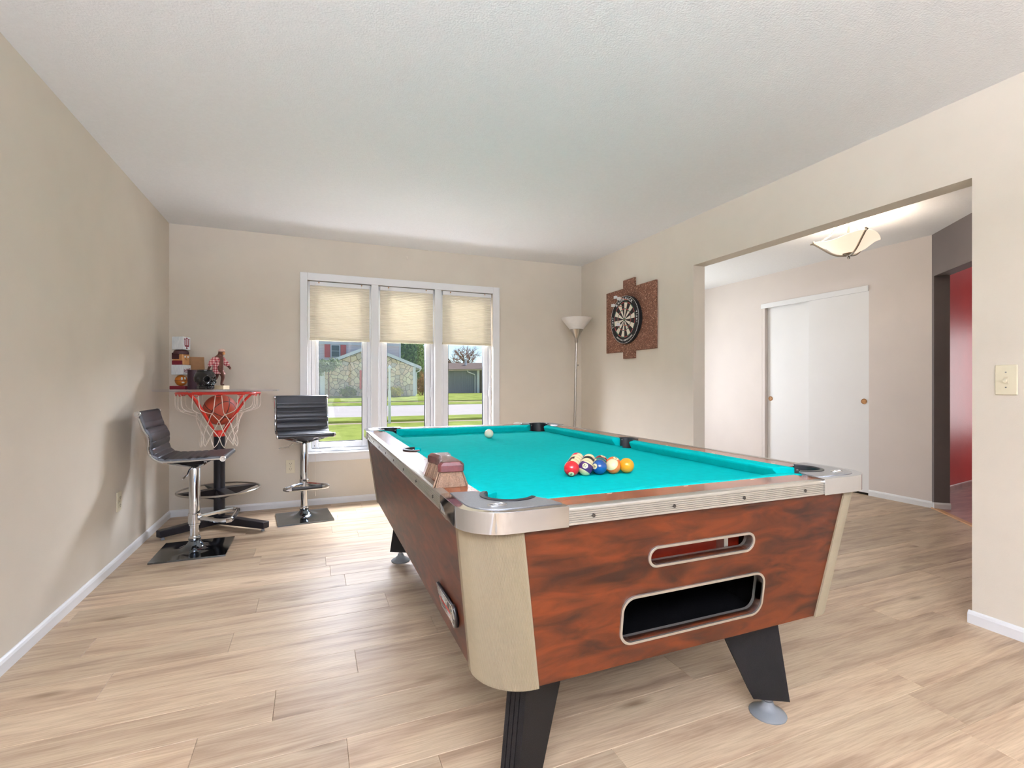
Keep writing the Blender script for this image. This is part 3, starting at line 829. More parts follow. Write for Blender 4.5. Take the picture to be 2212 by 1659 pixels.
tray.box(-0.31, 0.30, -1.12, yb_ + 0.01, 0.565, 0.575)
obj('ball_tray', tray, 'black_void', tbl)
for sx_ in (-0.2, 0.0, 0.19):
    obj('tray_screw', MB().cyl((sx_, -1.105, 0.409), 0.0035, 0, 0.003, 8), 'wire', tbl)
B = frame4((0, 1.146, 0.5625), (-1, 0, 0), Vector((0, 0.052, ZT - ZB)).normalized(), Vector((-1, 0, 0)).cross(Vector((0, 0.052, ZT - ZB)).normalized()))
obj('back_panel', plate(trap, [], 0.02, B @ inw), 'table_wood', tbl)
for s in (-1, 1):
    up2 = Vector((s * 0.0535, 0, ZT - ZB)).normalized(); u2 = Vector((0, s, 0)); n2 = u2.cross(up2)
    S = frame4((s * 0.64325, 0, 0.5625), u2, up2, n2)
    tr2 = [(-0.975, -hw_), (0.975, -hw_), (1.032, hw_), (-1.032, hw_)]
    obj('side_panel', plate(tr2, [], 0.02, S @ inw), 'table_wood', tbl)
obj('bottom_panel', MB().box(-0.56, 0.56, -1.06, 1.06, 0.362, 0.375), 'leg_black', tbl)
obj('slate_bed', MB().box(-0.5, 0.5, -1.0, 1.0, 0.69, 0.744), 'black_void', tbl)
# --- ribbed corner posts
def post_path(z, sx, sy, off):
    cx, cy = rect_at(z)
    fx = 0.55 if z > 0.6 else 0.486
    fy = 1.032 if z > 0.6 else 0.975
    cx += off; cy += off; r = cx - fx - 0.004
    pts = []
    pts.append((fx, cy)); 
    for k in range(1, 4): pts.append((fx + (cx - r - fx) * k / 4, cy))
    nseg = 120
    for k in range(nseg + 1):
        a = PI / 2 - PI / 2 * k / nseg; rr = r + (0.0007 if k % 2 else -0.0004)
        pts.append((cx - r + rr * math.cos(a), cy - r + rr * math.sin(a)))
    for k in range(3, 0, -1): pts.append((cx, fy + (cy - r - fy) * k / 4))
    pts.append((cx, fy))
    return [(sx * x, sy * y) for x, y in pts]
for sx in (-1, 1):
    for sy in (-1, 1):
        m = MB()
        P = [post_path(ZT, sx, sy, 0.004), post_path(ZB - 0.004, sx, sy, 0.004), post_path(ZB - 0.004, sx, sy, -0.012), post_path(ZT, sx, sy, -0.012)]
        zz = [ZT, ZB - 0.004, ZB - 0.004, ZT]
        n = len(P[0]); vs = []
        for pth, z in zip(P, zz): vs += [(x, y, z) for x, y in pth]
        fs = []
        for l in range(4):
            l2 = (l + 1) % 4
            for k in range(n - 1): fs.append((l * n + k, l * n + k + 1, l2 * n + k + 1, l2 * n + k))
        fs.append((0, n, 2 * n, 3 * n)); fs.append((n - 1, 2 * n - 1, 3 * n - 1, 4 * n - 1))
        m.add(vs, fs)
        obj('corner_post', m, 'post_vinyl', tbl)
# --- castings on the four corners
def cast_poly(off, endo):
    o_ = []
    o_.append((0.24 - endo, -off))
    o_ += arc(0.10, 0.10, 0.10 + off, 270, 180, 14)
    o_ += [(-off, 0.235 - endo), (0.03, 0.236 - endo), (0.075, 0.228 - endo)]
    a = arc(0.148, 0.148, 0.069, 128, 322, 22)
    o_ += a
    o_ += [(0.228 - endo, 0.075), (0.238 - endo, 0.03)]
    return o_
def corner_xf(pts, sx, sy):
    return [(sx * (hx - p), sy * (hy - q)) for p, q in pts]
for sx in (-1, 1):
    for sy in (-1, 1):
        body = obj('corner_casting', plate(corner_xf(cast_poly(0.01, 0.0), sx, sy), [], 0.05, Matrix.Translation((0, 0, 0.7885))), 'chrome', tbl, smooth=True, angle=30, bevel=0.009, bseg=4)
        obj('casting_top', plate(corner_xf(cast_poly(-0.016, 0.006), sx, sy), [], 0.002, Matrix.Translation((0, 0, 0.8143))), 'satin_metal', body)
        # oval emblem
        ex, ey = sx * (hx - 0.085), sy * (hy - 0.06)
        ring = [(ex + 0.024 * math.cos(a), ey + 0.013 * math.sin(a), 0.8155) for a in [2 * PI * k / 28 for k in range(28)]]
        em = MB().tube(ring, 0.0011, 5, True)
        em.tube([(ex - 0.013, ey - 0.002, 0.816), (ex - 0.004, ey + 0.006, 0.816), (ex + 0.002, ey - 0.005, 0.816), (ex + 0.008, ey + 0.006, 0.816), (ex + 0.014, ey - 0.002, 0.816)], 0.0014, 5)
        em.tube([(ex - 0.01, ey - 0.007, 0.816), (ex + 0.004, ey - 0.008, 0.816), (ex + 0.012, ey - 0.005, 0.816)], 0.0011, 5)
        obj('emblem', em, 'chrome', body, smooth=True)
        # chrome latch at the end of the long side
        lx = sx * (hx + 0.006)
        la = MB()
        y_a, y_b = sy * (hy - 0.235), sy * (hy - 0.175)
        la.tube([(lx, y_a, 0.806), (lx, y_a, 0.766), (lx, y_b, 0.762), (lx, y_b, 0.796), (lx, y_a + (y_b - y_a) * 0.3, 0.808)], 0.0035, 6, True)
        la.tube([(lx, y_a + (y_b - y_a) * 0.1, 0.79), (lx + sx * 0.004, y_a + (y_b - y_a) * 0.5, 0.776), (lx, y_a + (y_b - y_a) * 0.95, 0.772)], 0.005, 6)
        obj('latch', la, 'chrome', body, smooth=True)
# --- fluted aluminium trim
def trim_profile():
    p = [(0.022, 0.8075), (0.003, 0.8085), (-0.003, 0.8065), (-0.005, 0.803)]
    z = 0.800
    for k in range(6):
        p += [(-0.005, z), (-0.0022, z - 0.001), (-0.0022, z - 0.0022), (-0.005, z - 0.0032)]; z -= 0.0052
    p += [(-0.005, 0.7655), (0.006, 0.7645), (0.006, 0.80), (0.022, 0.80)]
    return p
def trim(side, a, b):
    pr_ = trim_profile(); n = len(pr_); m = MB(); vs = []
    for s in (a, b):
        for t, z in pr_:
            if side == 'f': vs.append((s, -hy + t, z))
            if side == 'b': vs.append((s, hy - t, z))
            if side == 'l': vs.append((-hx + t, s, z))
            if side == 'r': vs.append((hx - t, s, z))
    m.add(vs, [tuple(range(n)), tuple(range(n, 2 * n))] + [(i, (i + 1) % n, n + (i + 1) % n, n + i) for i in range(n)])
    return obj('rail_trim', m, 'aluminium', tbl)
for sd in 'fb':
    t_ = trim(sd, -hx + 0.232, hx - 0.232)
    s = -1 if sd == 'f' else 1
    for x in (-0.37, -0.126, 0.118, 0.362):
        obj('trim_screw', MB().cyl((x, s * (hy + 0.004), 0.783), 0.0048, -0.002, 0.002, 10, 'y'), 'screw', t_)
for sd in 'lr':
    t_ = trim(sd, -hy + 0.227, hy - 0.227)
    s = -1 if sd == 'l' else 1
    for k in range(8):
        y = -0.84 + 0.24 * k
        obj('trim_screw', MB().cyl((s * (hx + 0.004), y, 0.783), 0.0048, -0.002, 0.002, 10, 'x'), 'screw', t_)
# --- rails
RW = 0.105
for s in (-1, 1):
    obj('end_rail', MB().box(-hx + 0.226, hx - 0.226, min(s * (hy - 0.018), s * (hy - RW)), max(s * (hy - 0.018), s * (hy - RW)), 0.766, 0.8065), 'rail_wood', tbl, bevel=0.0015)
    out = [(s * (hx - 0.018), -hy + 0.222), (s * (hx - 0.018), hy - 0.222), (s * (hx - RW), hy - 0.222)]
    cxp = hx - 0.118
    arcp = [(s * (cxp + 0.062 * math.cos(math.radians(q))), 0.062 * math.sin(math.radians(q))) for q in range(77, -78, -11)]
    out += arcp + [(s * (hx - RW), -hy + 0.222)]
    obj('side_rail', plate(out, [], 0.0405, Matrix.Translation((0, 0, 0.78625))), 'rail_wood', tbl)
    for x in (-0.26, 0, 0.26):
        obj('rail_marker', MB().prism([(x - 0.011, s * (hy - 0.094) - 0.002), (x + 0.005, s * (hy - 0.094) - 0.002), (x + 0.011, s * (hy - 0.094) + 0.003), (x - 0.005, s * (hy - 0.094) + 0.003)], 0.8062, 0.8068), 'ivory', tbl)
    for y in (-0.885, -0.59, -0.295, 0.295, 0.59, 0.885):
        X = s * (hx - 0.09)
        obj('rail_marker', MB().prism([(X - 0.003, y - 0.011), (X + 0.003, y - 0.005), (X + 0.003, y + 0.011), (X - 0.003, y + 0.005)], 0.8062, 0.8068), 'ivory', tbl)
# --- cushions: section (t inward from rail edge, z)
sec = [(0, 0.8075), (0.018, 0.8078), (0.044, 0.8045), (0.0495, 0.800), (0.048, 0.793), (0.03, 0.7655), (0, 0.7655)]
def cushion(fn, s0, s1, k0, k1):
    m = MB(); n = len(sec); vs = []
    for (s, k) in ((s0, k0), (s1, k1)):
        for t, z in sec: vs.append(fn(s + k * t, t, z))
    m.add(vs, [tuple(range(n)), tuple(range(n, 2 * n))] + [(i, (i + 1) % n, n + (i + 1) % n, n + i) for i in range(n)])
    return obj('cushion', m, 'felt', tbl, bevel=0.002)
for s in (-1, 1):
    cushion(lambda a, t, z, s=s: (a, s * (hy - RW - t), z), -hx + 0.195, hx - 0.195, 1.0, -1.0)
    cushion(lambda a, t, z, s=s: (s * (hx - RW - t), a, z), -hy + 0.195, -0.062, 1.0, -0.35)
    cushion(lambda a, t, z, s=s: (s * (hx - RW - t), a, z), 0.062, hy - 0.195, 0.35, -1.0)
# --- bed cloth with pocket cut-outs
bx, by = hx - RW + 0.01, hy - RW + 0.01
pts = []
pcx, pcy = hx - 0.148, hy - 0.148
def corner_cut(sx, sy):
    a = [(pcx - 0.07, by), (pcx - 0.058, pcy - 0.02), (pcx - 0.035, pcy - 0.05), (pcx - 0.02, pcy - 0.058), (bx, pcy - 0.07)]
    return [(sx * x, sy * y) for x, y in a]
def side_cut(s):
    a = [(bx, 0.05), (hx - 0.135, 0.045), (hx - 0.15, 0.025), (hx - 0.155, 0), (hx - 0.15, -0.025), (hx - 0.135, -0.045), (bx, -0.05)]
    return [(s * x, y) for x, y in a]
q = corner_cut(1, 1) + side_cut(1) + list(reversed(corner_cut(1, -1))) + corner_cut(-1, -1) + list(reversed(side_cut(-1))) + list(reversed(corner_cut(-1, 1)))
obj('felt_bed', plate(q, [], 0.02, Matrix.Translation((0, 0, 0.755))), 'felt', tbl)
# --- pockets
def pocket(cx, cy, ang, span, r, zt=0.8165):
    m = MB()
    n = 26; vs = []; pr_ = [(r - 0.006, 0.66), (r + 0.001, 0.66), (r + 0.001, zt - 0.006), (r + 0.008, zt - 0.003), (r + 0.008, zt + 0.001), (r - 0.003, zt + 0.002), (r - 0.006, zt - 0.002)]
    np_ = len(pr_)
    for k in range(n + 1):
        a = math.radians(ang - span / 2 + span * k / n)
        for rr, z in pr_: vs.append((cx + rr * math.cos(a), cy + rr * math.sin(a), z))
    fs = []
    for k in range(n):
        for i in range(np_): j = (i + 1) % np_; fs.append((k * np_ + i, k * np_ + j, (k + 1) * np_ + j, (k + 1) * np_ + i))
    fs.append(tuple(range(np_))); fs.append(tuple(n * np_ + i for i in range(np_)))
    m.add(vs, fs)
    pk = obj('pocket', m, 'rubber', tbl, smooth=True)
    obj('pocket_floor', MB().cyl((cx, cy, 0), r + 0.02, 0.655, 0.662), 'black_void', pk)
    for sgn in (-1, 1):
        a = math.radians(ang + sgn * (span / 2 - 8)); rr = r - 0.007
        obj('pocket_screw', MB().sphere((cx + rr * math.cos(a), cy + rr * math.sin(a), 0.8), 0.004, 8, 6), 'wire', pk)
for sx in (-1, 1):
    for sy in (-1, 1):
        pocket(sx * pcx, sy * pcy, math.degrees(math.atan2(sy, sx)), 188, 0.066)
    pocket(sx * (hx - 0.118), 0, 0 if sx > 0 else 180, 178, 0.056, 0.811)
# --- legs
LEGS = [(0.515, 1.194, (-0.866, -0.5)), (1.411, 1.194, (0.866, -0.5)), (0.513, 3.10, (-0.866, 0.5)), (1.411, 3.10, (0.866, 0.5))]
for fx, fy, dl in LEGS:
    d = Vector((dl[0], dl[1], 0)); nn = Vector((-d.y, d.x, 0)); c = Vector((fx - TX, fy - TY, 0))
    # outline in (s, z): outer edge scored with flutes
    m = MB(); hwid = 0.03
    prof_o = []
    # cross-section across thickness at the outer edge, with three grooves
    ts_ = [-1, -0.6, -0.55, -0.5, -0.12, -0.07, -0.02, 0.36, 0.41, 0.46, 1]
    dep = [0, 0, 0.005, 0, 0, 0.005, 0, 0, 0.005, 0, 0]
    def ring(z, s_in, s_out):
        pts_ = [(s_in, -hwid)] + [(s_out - dd, t * hwid) for t, dd in zip(ts_, dep)] + [(s_in, hwid)]
        return [tuple(c + d * s + nn * t + Vector((0, 0, z))) for s, t in pts_]
    r0 = ring(0.062, -0.055, 0.058); r1 = ring(0.372, -0.198, 0.012)
    n = len(r0)
    m.add(r0 + r1, [tuple(reversed(range(n))), tuple(range(n, 2 * n))] + [(i, (i + 1) % n, n + (i + 1) % n, n + i) for i in range(n)])
    lg = obj('leg', m, 'leg_black', tbl)
    obj('leveler', MB().lathe([(0.057, 0.0), (0.058, 0.004), (0.054, 0.009), (0.034, 0.02), (0.02, 0.032), (0.016, 0.045)], (c.x, c.y, 0), 28), 'clear_plastic', lg, smooth=True)
    obj('leveler_stem', MB().cyl((c.x, c.y, 0), 0.012, 0.02, 0.065, 14), 'satin_metal', lg, smooth=True)
# --- badge on the left side panel
bz = frame4((-0.6317 - 0.001, -0.815, 0.462), (0, -1, 0), (-0.131, 0, 0.991), (-0.991, 0, -0.131))
bplate = obj('badge', plate([(-0.1, 0.028), (0.1, 0.028), (0.062, -0.03), (-0.06, -0.03)], [], 0.008, bz @ Matrix.Translation((0, 0, 0.004))), 'badge_black', tbl)
obj('badge_edge', plate([(-0.1, 0.028), (0.1, 0.028), (0.062, -0.03), (-0.06, -0.03)], [[(-0.095, 0.0255), (0.093, 0.0255), (0.06, -0.0275), (-0.0585, -0.0275)]], 0.001, bz @ Matrix.Translation((0, 0, 0.0085))), 'badge_silver', bplate)
obj('badge_text', text_mesh('VALLEY', 0.031, 0.0008, 0.0, bz @ Matrix.Translation((-0.02, 0.0115, 0.009)), 0.0006), 'badge_silver', bplate)
obj('badge_stripe', plate([(-0.075, -0.0035), (0.05, -0.0035), (0.047, -0.0085), (-0.073, -0.0085)], [], 0.001, bz @ Matrix.Translation((0, 0, 0.0085))), 'badge_red', bplate)
for k in range(3):
    y_ = -0.0125 - 0.005 * k
    obj('badge_stripe', plate([(-0.07 + 0.004 * k, y_), (0.055, y_), (0.053, y_ - 0.0018), (-0.069 + 0.004 * k, y_ - 0.0018)], [], 0.001, bz @ Matrix.Translation((0, 0, 0.0085))), 'badge_silver', bplate)
em = obj('badge_medallion', plate([(0.085 + 0.022 * math.cos(a), 0.002 + 0.033 * math.sin(a)) for a in [2 * PI * k / 24 for k in range(24)]], [], 0.010, bz @ Matrix.Translation((0, 0, 0.005))), 'badge_black', bplate)
for k, (rx, ry) in enumerate(((0.021, 0.032), (0.015, 0.025), (0.008, 0.013))):
    pts3 = [bz @ Vector((0.085 + rx * math.cos(a), 0.002 + ry * math.sin(a), 0.0105)) for a in [2 * PI * j / 26 for j in range(20 + 2 * k)]]
    obj('badge_curl', MB().tube(pts3, 0.0015, 5), 'badge_silver', em, smooth=True)

# ================================================================== BALLS
R = 0.0283; ZBALL = 0.765 + R
ball_me = MB().sphere((0, 0, 0), R, 32, 20).mesh('ball_shape')
ball_me.polygons.foreach_set('use_smooth', [True] * len(ball_me.polygons))
RACK = 'pool balls racked on the near end of the table'
def add_ball(num, col, stripe, x, y, rot, label):
    o = bpy.data.objects.new('pool_ball', ball_me.copy()); COL.objects.link(o)
    o.data.materials.clear(); o.data.materials.append(ball_material('ball_%d' % num, col, stripe))
    o.location = (x, y, ZBALL); o.rotation_euler = rot
    tag(o, label, 'pool ball', RACK)
    # printed number, wrapped on the ball at +X
    me = text_mesh(str(num), 0.0125, 0.0, 0, None, 0.0004)
    for v in me.vertices:
        yy, zz = v.co.x, v.co.y
        v.co = Vector((math.sqrt(max(1e-6, R * R - yy * yy - zz * zz)) + 0.00025, yy, zz))
    obj('number', me, 'badge_black', o)
    return o
ang = math.radians(-5)
ax = Vector((math.cos(ang), math.sin(ang))); bx_ = Vector((math.cos(ang + PI / 3), math.sin(ang + PI / 3)))
P0 = Vector((0.8775, 1.575))
def rp(i, j): p = P0 + ax * (2 * R * 1.002 * i) + bx_ * (2 * R * 1.002 * j); return p.x, p.y
def rot_to(direction, roll=0.0):
    q = Vector(direction).to_track_quat('X', 'Z'); return (q.to_matrix().to_4x4() @ Matrix.Rotation(roll, 4, 'X')).to_euler()
cd = Vector((-0.5, -0.82, 0.18))
spec = [
 (0, 0, 3, (196, 26, 36), False, (-0.42, -0.7, -0.62), 2.8, 'solid red number three ball at the near left corner of the rack'),
 (1, 0, 12, (62, 30, 86), True, (-0.52, -0.75, 0.42), 2.7, 'purple striped number twelve ball beside the solid red ball'),
 (2, 0, 2, (14, 66, 128), False, (-0.98, -0.3, 0.2), 1.0, 'solid blue number two ball in the front row'),
 (3, 0, 13, (224, 112, 48), True, (0.5, 0.3, 0.85), 0.0, 'orange striped ball showing its cream side next to yellow'),
 (4, 0, 1, (228, 150, 24), False, (0.6, 0.7, 0.3), 0.0, 'solid yellow ball at the near right corner of the rack'),
 (0, 1, 14, (30, 70, 50), True, (0.6, 0.5, 0.6), 0.9, 'dark green striped ball behind the solid red ball'),
 (1, 1, 11, (178, 40, 40), True, (0.6, 0.3, 0.6), 0.5, 'red striped ball behind the purple striped ball'),
 (2, 1, 6, (8, 92, 84), False, (-0.8, 0.2, 0.55), 1.2, 'solid green ball behind the blue ball'),
 (3, 1, 5, (224, 98, 40), False, (0.1, -0.45, 0.85), 2.6, 'solid orange ball between the cream side and yellow balls'),
 (0, 2, 15, (74, 24, 28), True, (0.5, 0.6, 0.4), 1.1, 'dark maroon striped ball in the third row, left side'),
 (1, 2, 8, (20, 18, 20), False, (0.3, 0.6, 0.6), 0.0, 'solid black ball in the third row, middle'),
 (2, 2, 7, (110, 24, 34), False, (0.2, -0.3, 0.93), 2.0, 'solid maroon ball in the third row, right side'),
 (0, 3, 9, (222, 170, 40), True, (0.6, 0.4, 0.5), 0.6, 'yellow striped ball in the fourth row, left side'),
 (1, 3, 10, (24, 60, 130), True, (0.5, 0.2, 0.8), 0.7, 'blue striped ball in the fourth row, right side'),
 (0, 4, 4, (196, 30, 60), True, (0.9, 0.1, 0.4), 1.4, 'cream and crimson ball at the far tip of the rack'),
]
for i, j, num, col, st, dr, roll, lab in spec:
    x, y = rp(i, j); add_ball(num, col, st, x, y, rot_to(dr, roll), lab)
mk('cue_cream', (232, 224, 200), 0.12, var=0.02, vscale=40, coat=0.3)
cue = bpy.data.objects.new('cue_ball', ball_me.copy()); COL.objects.link(cue); cue.data.materials.clear(); cue.data.materials.append(M('cue_cream'))
cue.location = (1.026, 2.897, ZBALL); tag(cue, 'plain cream cue ball alone near the far cushion', 'pool ball')
# white chalk cap on the far rail
cp = MB().lathe([(0.0, 0), (0.026, 0), (0.028, 0.004), (0.024, 0.012), (0.012, 0.017), (0.0, 0.018)], (0, 0, 0), 24)
tag(obj('chalk_holder', cp, 'net_white', None, smooth=True, loc=(1.40, 3.33, 0.8072)), 'small round white cap on the far end rail', 'chalk holder')

# ------------------------------------------------------------------ felt brush
br = thing('felt_brush', 'dark wooden felt brush with tan bristles on the left rail', 'brush', (0.3755, 1.462, 0.807), math.radians(-4))
def brush_outline(k=1.0, n=20):
    pts_ = []
    L_ = 0.108
    for i in range(n + 1):
        t = -1 + 2 * i / n
        w = 0.021 + 0.021 * (abs(t) ** 1.6) - (0.010 * max(0, abs(t) - 0.9) / 0.1)
        pts_.append((w * k, t * L_))
    return pts_ + [(-x, y) for x, y in reversed(pts_)]
ol = brush_outline(); n = len(ol); m = MB(); vs = []
for z, k in ((0.044, 1.0), (0.062, 1.0), (0.072, 0.72)):
    for x, y in ol:
        kk = k; arch = 0.006 * (1 - (y / 0.108) ** 2)
        vs.append((x * kk, y * (0.96 if k < 1 else 1.0), z + (arch if z > 0.05 else 0)))
fs = [tuple(reversed(range(n))), tuple(range(2 * n, 3 * n))]
for l in range(2):
    for i in range(n): j = (i + 1) % n; fs.append((l * n + i, l * n + j, (l + 1) * n + j, (l + 1) * n + i))
m.add(vs, fs); obj('handle', m, 'brush_wood', br, bevel=0.002)
m = MB(); rb_ = random.Random(3)
for i in range(1500):
    t = rb_.uniform(-1, 1); w = 0.020 + 0.019 * abs(t) ** 1.6
    a_ = rb_.uniform(-1, 1); y = t * 0.1; x = a_ * w
    x2, y2 = x * 1.45 + rb_.uniform(-.002, .002), y * 1.08 + rb_.uniform(-.002, .002)
    th = rb_.uniform(0, PI); r_ = 0.0013; dx, dy = r_ * math.cos(th), r_ * math.sin(th)
    zb = rb_.uniform(0, 0.004)
    m.add([(x - dx, y - dy, 0.046), (x + dx, y + dy, 0.046), (x2 + dx, y2 + dy, zb), (x2 - dx, y2 - dy, zb)], [(0, 1, 2, 3)])
core = []
for z, k, ky in ((0.0, 1.3, 0.97), (0.045, 0.9, 0.93)):
    for x, y in ol: core.append((x * k, y * ky, z))
m.add(core, [tuple(range(n)), tuple(range(n, 2 * n))] + [(i, (i + 1) % n, n + (i + 1) % n, n + i) for i in range(n)])
o = obj('bristles', m.mesh('bristles'), 'bristle', br); o['kind'] = 'stuff'

# ================================================================== BAR STOOLS
PROF = [(-0.257, 0.921), (-0.246, 0.878), (-0.227, 0.822), (-0.206, 0.784), (-0.200, 0.744), (-0.203, 0.702), (-0.187, 0.656), (-0.152, 0.629), (-0.104, 0.62), (-0.012, 0.62), (0.087, 0.623), (0.194, 0.626)]
def catmull(P, n=8):
    out = []
    for i in range(len(P) - 1):
        p0 = Vector(P[max(i - 1, 0)]); p1 = Vector(P[i]); p2 = Vector(P[i + 1]); p3 = Vector(P[min(i + 2, len(P) - 1)])
        for k in range(n):
            t = k / n
            out.append(0.5 * ((2 * p1) + (-p0 + p2) * t + (2 * p0 - 5 * p1 + 4 * p2 - p3) * t * t + (-p0 + 3 * p1 - 3 * p2 + p3) * t ** 3))
    out.append(Vector(P[-1])); return out
def make_stool(dz, label, loc, rz, base_rz=0.0):
    t = thing('bar_stool', label, 'bar stool', loc, rz, 'black bar stools')
    # base plate with flared foot
    m = MB(); N = 28; hs_ = 0.208
    vs = []
    for i in range(N + 1):
        for j in range(N + 1):
            u = -1 + 2 * i / N; v = -1 + 2 * j / N
            u = math.copysign(abs(u) ** 1.35, u); v = math.copysign(abs(v) ** 1.35, v)
            x, y = u * hs_, v * hs_; r = math.hypot(x, y)
            z = 0.010 + 0.062 * math.exp(-max(0, r - 0.028) / 0.03) + 0.004 * (1 - min(1, r / 0.25))
            vs.append((x, y, z))
    W = N + 1
    fs = [(i * W + j, (i + 1) * W + j, (i + 1) * W + j + 1, i * W + j + 1) for i in range(N) for j in range(N)]
    b0 = len(vs)
    rim = [i * W for i in range(W)] + [N * W + j for j in range(1, W)] + [i * W + N for i in range(N - 1, -1, -1)] + [j for j in range(N - 1, 0, -1)]
    for k in rim: vs.append((vs[k][0], vs[k][1], 0.0))
    L = len(rim)
    for k in range(L): fs.append((rim[k], rim[(k + 1) % L], b0 + (k + 1) % L, b0 + k))
    fs.append(tuple(b0 + k for k in range(L)))
    m.add(vs, fs)
    obj('base', m, 'chrome_dark', t, smooth=True, angle=50, rot=(0, 0, base_rz))
    obj('collar', MB().lathe([(0.033, 0.07), (0.036, 0.075), (0.036, 0.088), (0.031, 0.094), (0.029, 0.10)], (0, 0, 0), 28), 'chrome', t, smooth=True)
    obj('inner_pole', MB().cyl((0, 0, 0), 0.027, 0.09, 0.2 + dz, 28), 'chrome', t, smooth=True)
    obj('pole', MB().lathe([(0.027, 0.165 + dz), (0.033, 0.168 + dz), (0.033, 0.545 + dz), (0.026, 0.56 + dz), (0.02, 0.575 + dz)], (0, 0, 0), 28), 'chrome', t, smooth=True)
    # foot rest loop
    zf = 0.215 + dz
    pts_ = [(0.03, -0.018, zf), (0.09, -0.075, zf), (0.17, -0.148, zf), (0.205, -0.160, zf), (0.228, -0.142, zf), (0.235, -0.1, zf), (0.238, 0, zf), (0.235, 0.1, zf), (0.228, 0.142, zf), (0.205, 0.160, zf), (0.17, 0.148, zf), (0.09, 0.075, zf), (0.03, 0.018, zf)]
    fr_ = obj('foot_rest', MB().tube(pts_, 0.0125, 8, flat=1.3), 'chrome', t, smooth=True)
    obj('foot_rest_clamp', MB().lathe([(0.035, zf - 0.035), (0.0375, zf - 0.032), (0.0375, zf + 0.032), (0.035, zf + 0.035)], (0, 0, 0), 24), 'chrome', t, smooth=True)
    obj('foot_rest_grip', MB().tube([(0.2445, -0.11, zf + 0.006), (0.2475, 0, zf + 0.006), (0.2445, 0.11, zf + 0.006)], 0.009, 8, flat=1.5), 'rubber', fr_, smooth=True)
    # mechanism
    obj('mechanism', MB().hexa([(-0.07, -0.05, 0.572 + dz), (0.06, -0.05, 0.572 + dz), (0.06, 0.05, 0.572 + dz), (-0.07, 0.05, 0.572 + dz), (-0.11, -0.075, 0.606 + dz), (0.12, -0.075, 0.606 + dz), (0.12, 0.075, 0.606 + dz), (-0.11, 0.075, 0.606 + dz)]), 'black_metal', t, bevel=0.008, bseg=3)
    br_ = MB()
    for s in (-1, 1):
        br_.tube([(0.02, s * 0.02, 0.555 + dz), (0.06, s * 0.08, 0.578 + dz), (0.09, s * 0.16, 0.600 + dz), (0.095, s * 0.2, 0.617 + dz)], 0.009, 8)
        br_.tube([(-0.02, s * 0.02, 0.565 + dz), (-0.06, s * 0.08, 0.582 + dz), (-0.1, s * 0.2, 0.613 + dz)], 0.008, 8)
    obj('bracket', br_, 'chrome', t, smooth=True)
    obj('height_lever', MB().tube([(-0.01, -0.03, 0.552 + dz), (-0.015, -0.085, 0.548 + dz), (-0.02, -0.115, 0.520 + dz), (-0.03, -0.19, 0.508 + dz)], [0.004, 0.004, 0.004, 0.0055], 7), 'chrome', t, smooth=True)
    # side rails
    C = catmull(PROF, 6)
    for s in (-1, 1):
        obj('side_rail', MB().tube([(p.x, s * 0.208, p.y + dz) for p in C], 0.007, 8, flat=1.0), 'chrome', t, smooth=True)
    # channelled upholstery
    C2 = catmull(PROF, 14)
    d_ = [0.0]
    for a, b in zip(C2[:-1], C2[1:]): d_.append(d_[-1] + (b - a).length)
    tot = d_[-1]; nch = 15; vs = []; n = len(C2)
    top = []; bot = []
    for i, p in enumerate(C2):
        a = C2[max(i - 1, 0)]; b = C2[min(i + 1, n - 1)]
        tg = (b - a).normalized(); nr = Vector((-tg.y, tg.x))     # towards sitter
        u = d_[i] / tot
        ph = (u - 0.085) / 0.83 * (nch - 2)
        if 0 < ph < nch - 2:
            puff = 0.020 - 0.0065 * (1 - abs(math.sin(PI * (ph % 1.0))) ** 0.3)
        else: puff = 0.019
        top.append(p + nr * puff); bot.append(p - nr * 0.002)
    wv = [-0.2, -0.196, -0.1, 0.0, 0.1, 0.196, 0.2]; zs = [0.55, 0.93, 1, 1, 1, 0.93, 0.55]
    K = len(wv)
    for i in range(n):
        for w, kz in zip(wv, zs):
            q_ = bot[i] + (top[i] - bot[i]) * kz; vs.append((q_.x, w, q_.y + dz))
    nb = len(vs)
    for i in range(n):
        vs += [(bot[i].x, -0.2, bot[i].y + dz), (bot[i].x, 0.2, bot[i].y + dz)]
    fs = []
    for i in range(n - 1):
        for k in range(K - 1): fs.append((i * K + k, i * K + k + 1, (i + 1) * K + k + 1, (i + 1) * K + k))
        fs.append((nb + 2 * i, nb + 2 * i + 1, nb + 2 * i + 3, nb + 2 * i + 2))
        fs.append((i * K, (i + 1) * K, nb + 2 * i + 2, nb + 2 * i)); fs.append((i * K + K - 1, (i + 1) * K + K - 1, nb + 2 * i + 3, nb + 2 * i + 1))
    fs.append(tuple(range(K)) + (nb + 1, nb)); fs.append(tuple((n - 1) * K + k for k in range(K)) + (nb + 2 * n - 1, nb + 2 * n - 2))
    obj('upholstery', MB().add(vs, fs), 'black_leather', t, smooth=True, angle=60)
    for nm, p in (('back_roll', C[0]), ('front_roll', C[-1])):
        r_ = obj(nm, MB().cyl((p.x, 0, p.y + dz), 0.017, -0.2, 0.2, 20, 'y'), 'black_leather', t, smooth=True)
        for s in (-1, 1):
            obj('roll_cap', MB().lathe([(0.0, 0.012), (0.008, 0.012), (0.0095, 0.008), (0.017, 0.008), (0.0185, 0.004), (0.0185, -0.004), (0.012, -0.008)] if s > 0 else [(0.012, 0.008), (0.0185, 0.004), (0.0185, -0.004), (0.017, -0.008), (0.0095, -0.008), (0.008, -0.012), (0.0, -0.012)], (p.x, s * 0.208, p.y + dz), 18, True, 'y'), 'chrome', r_, smooth=True)
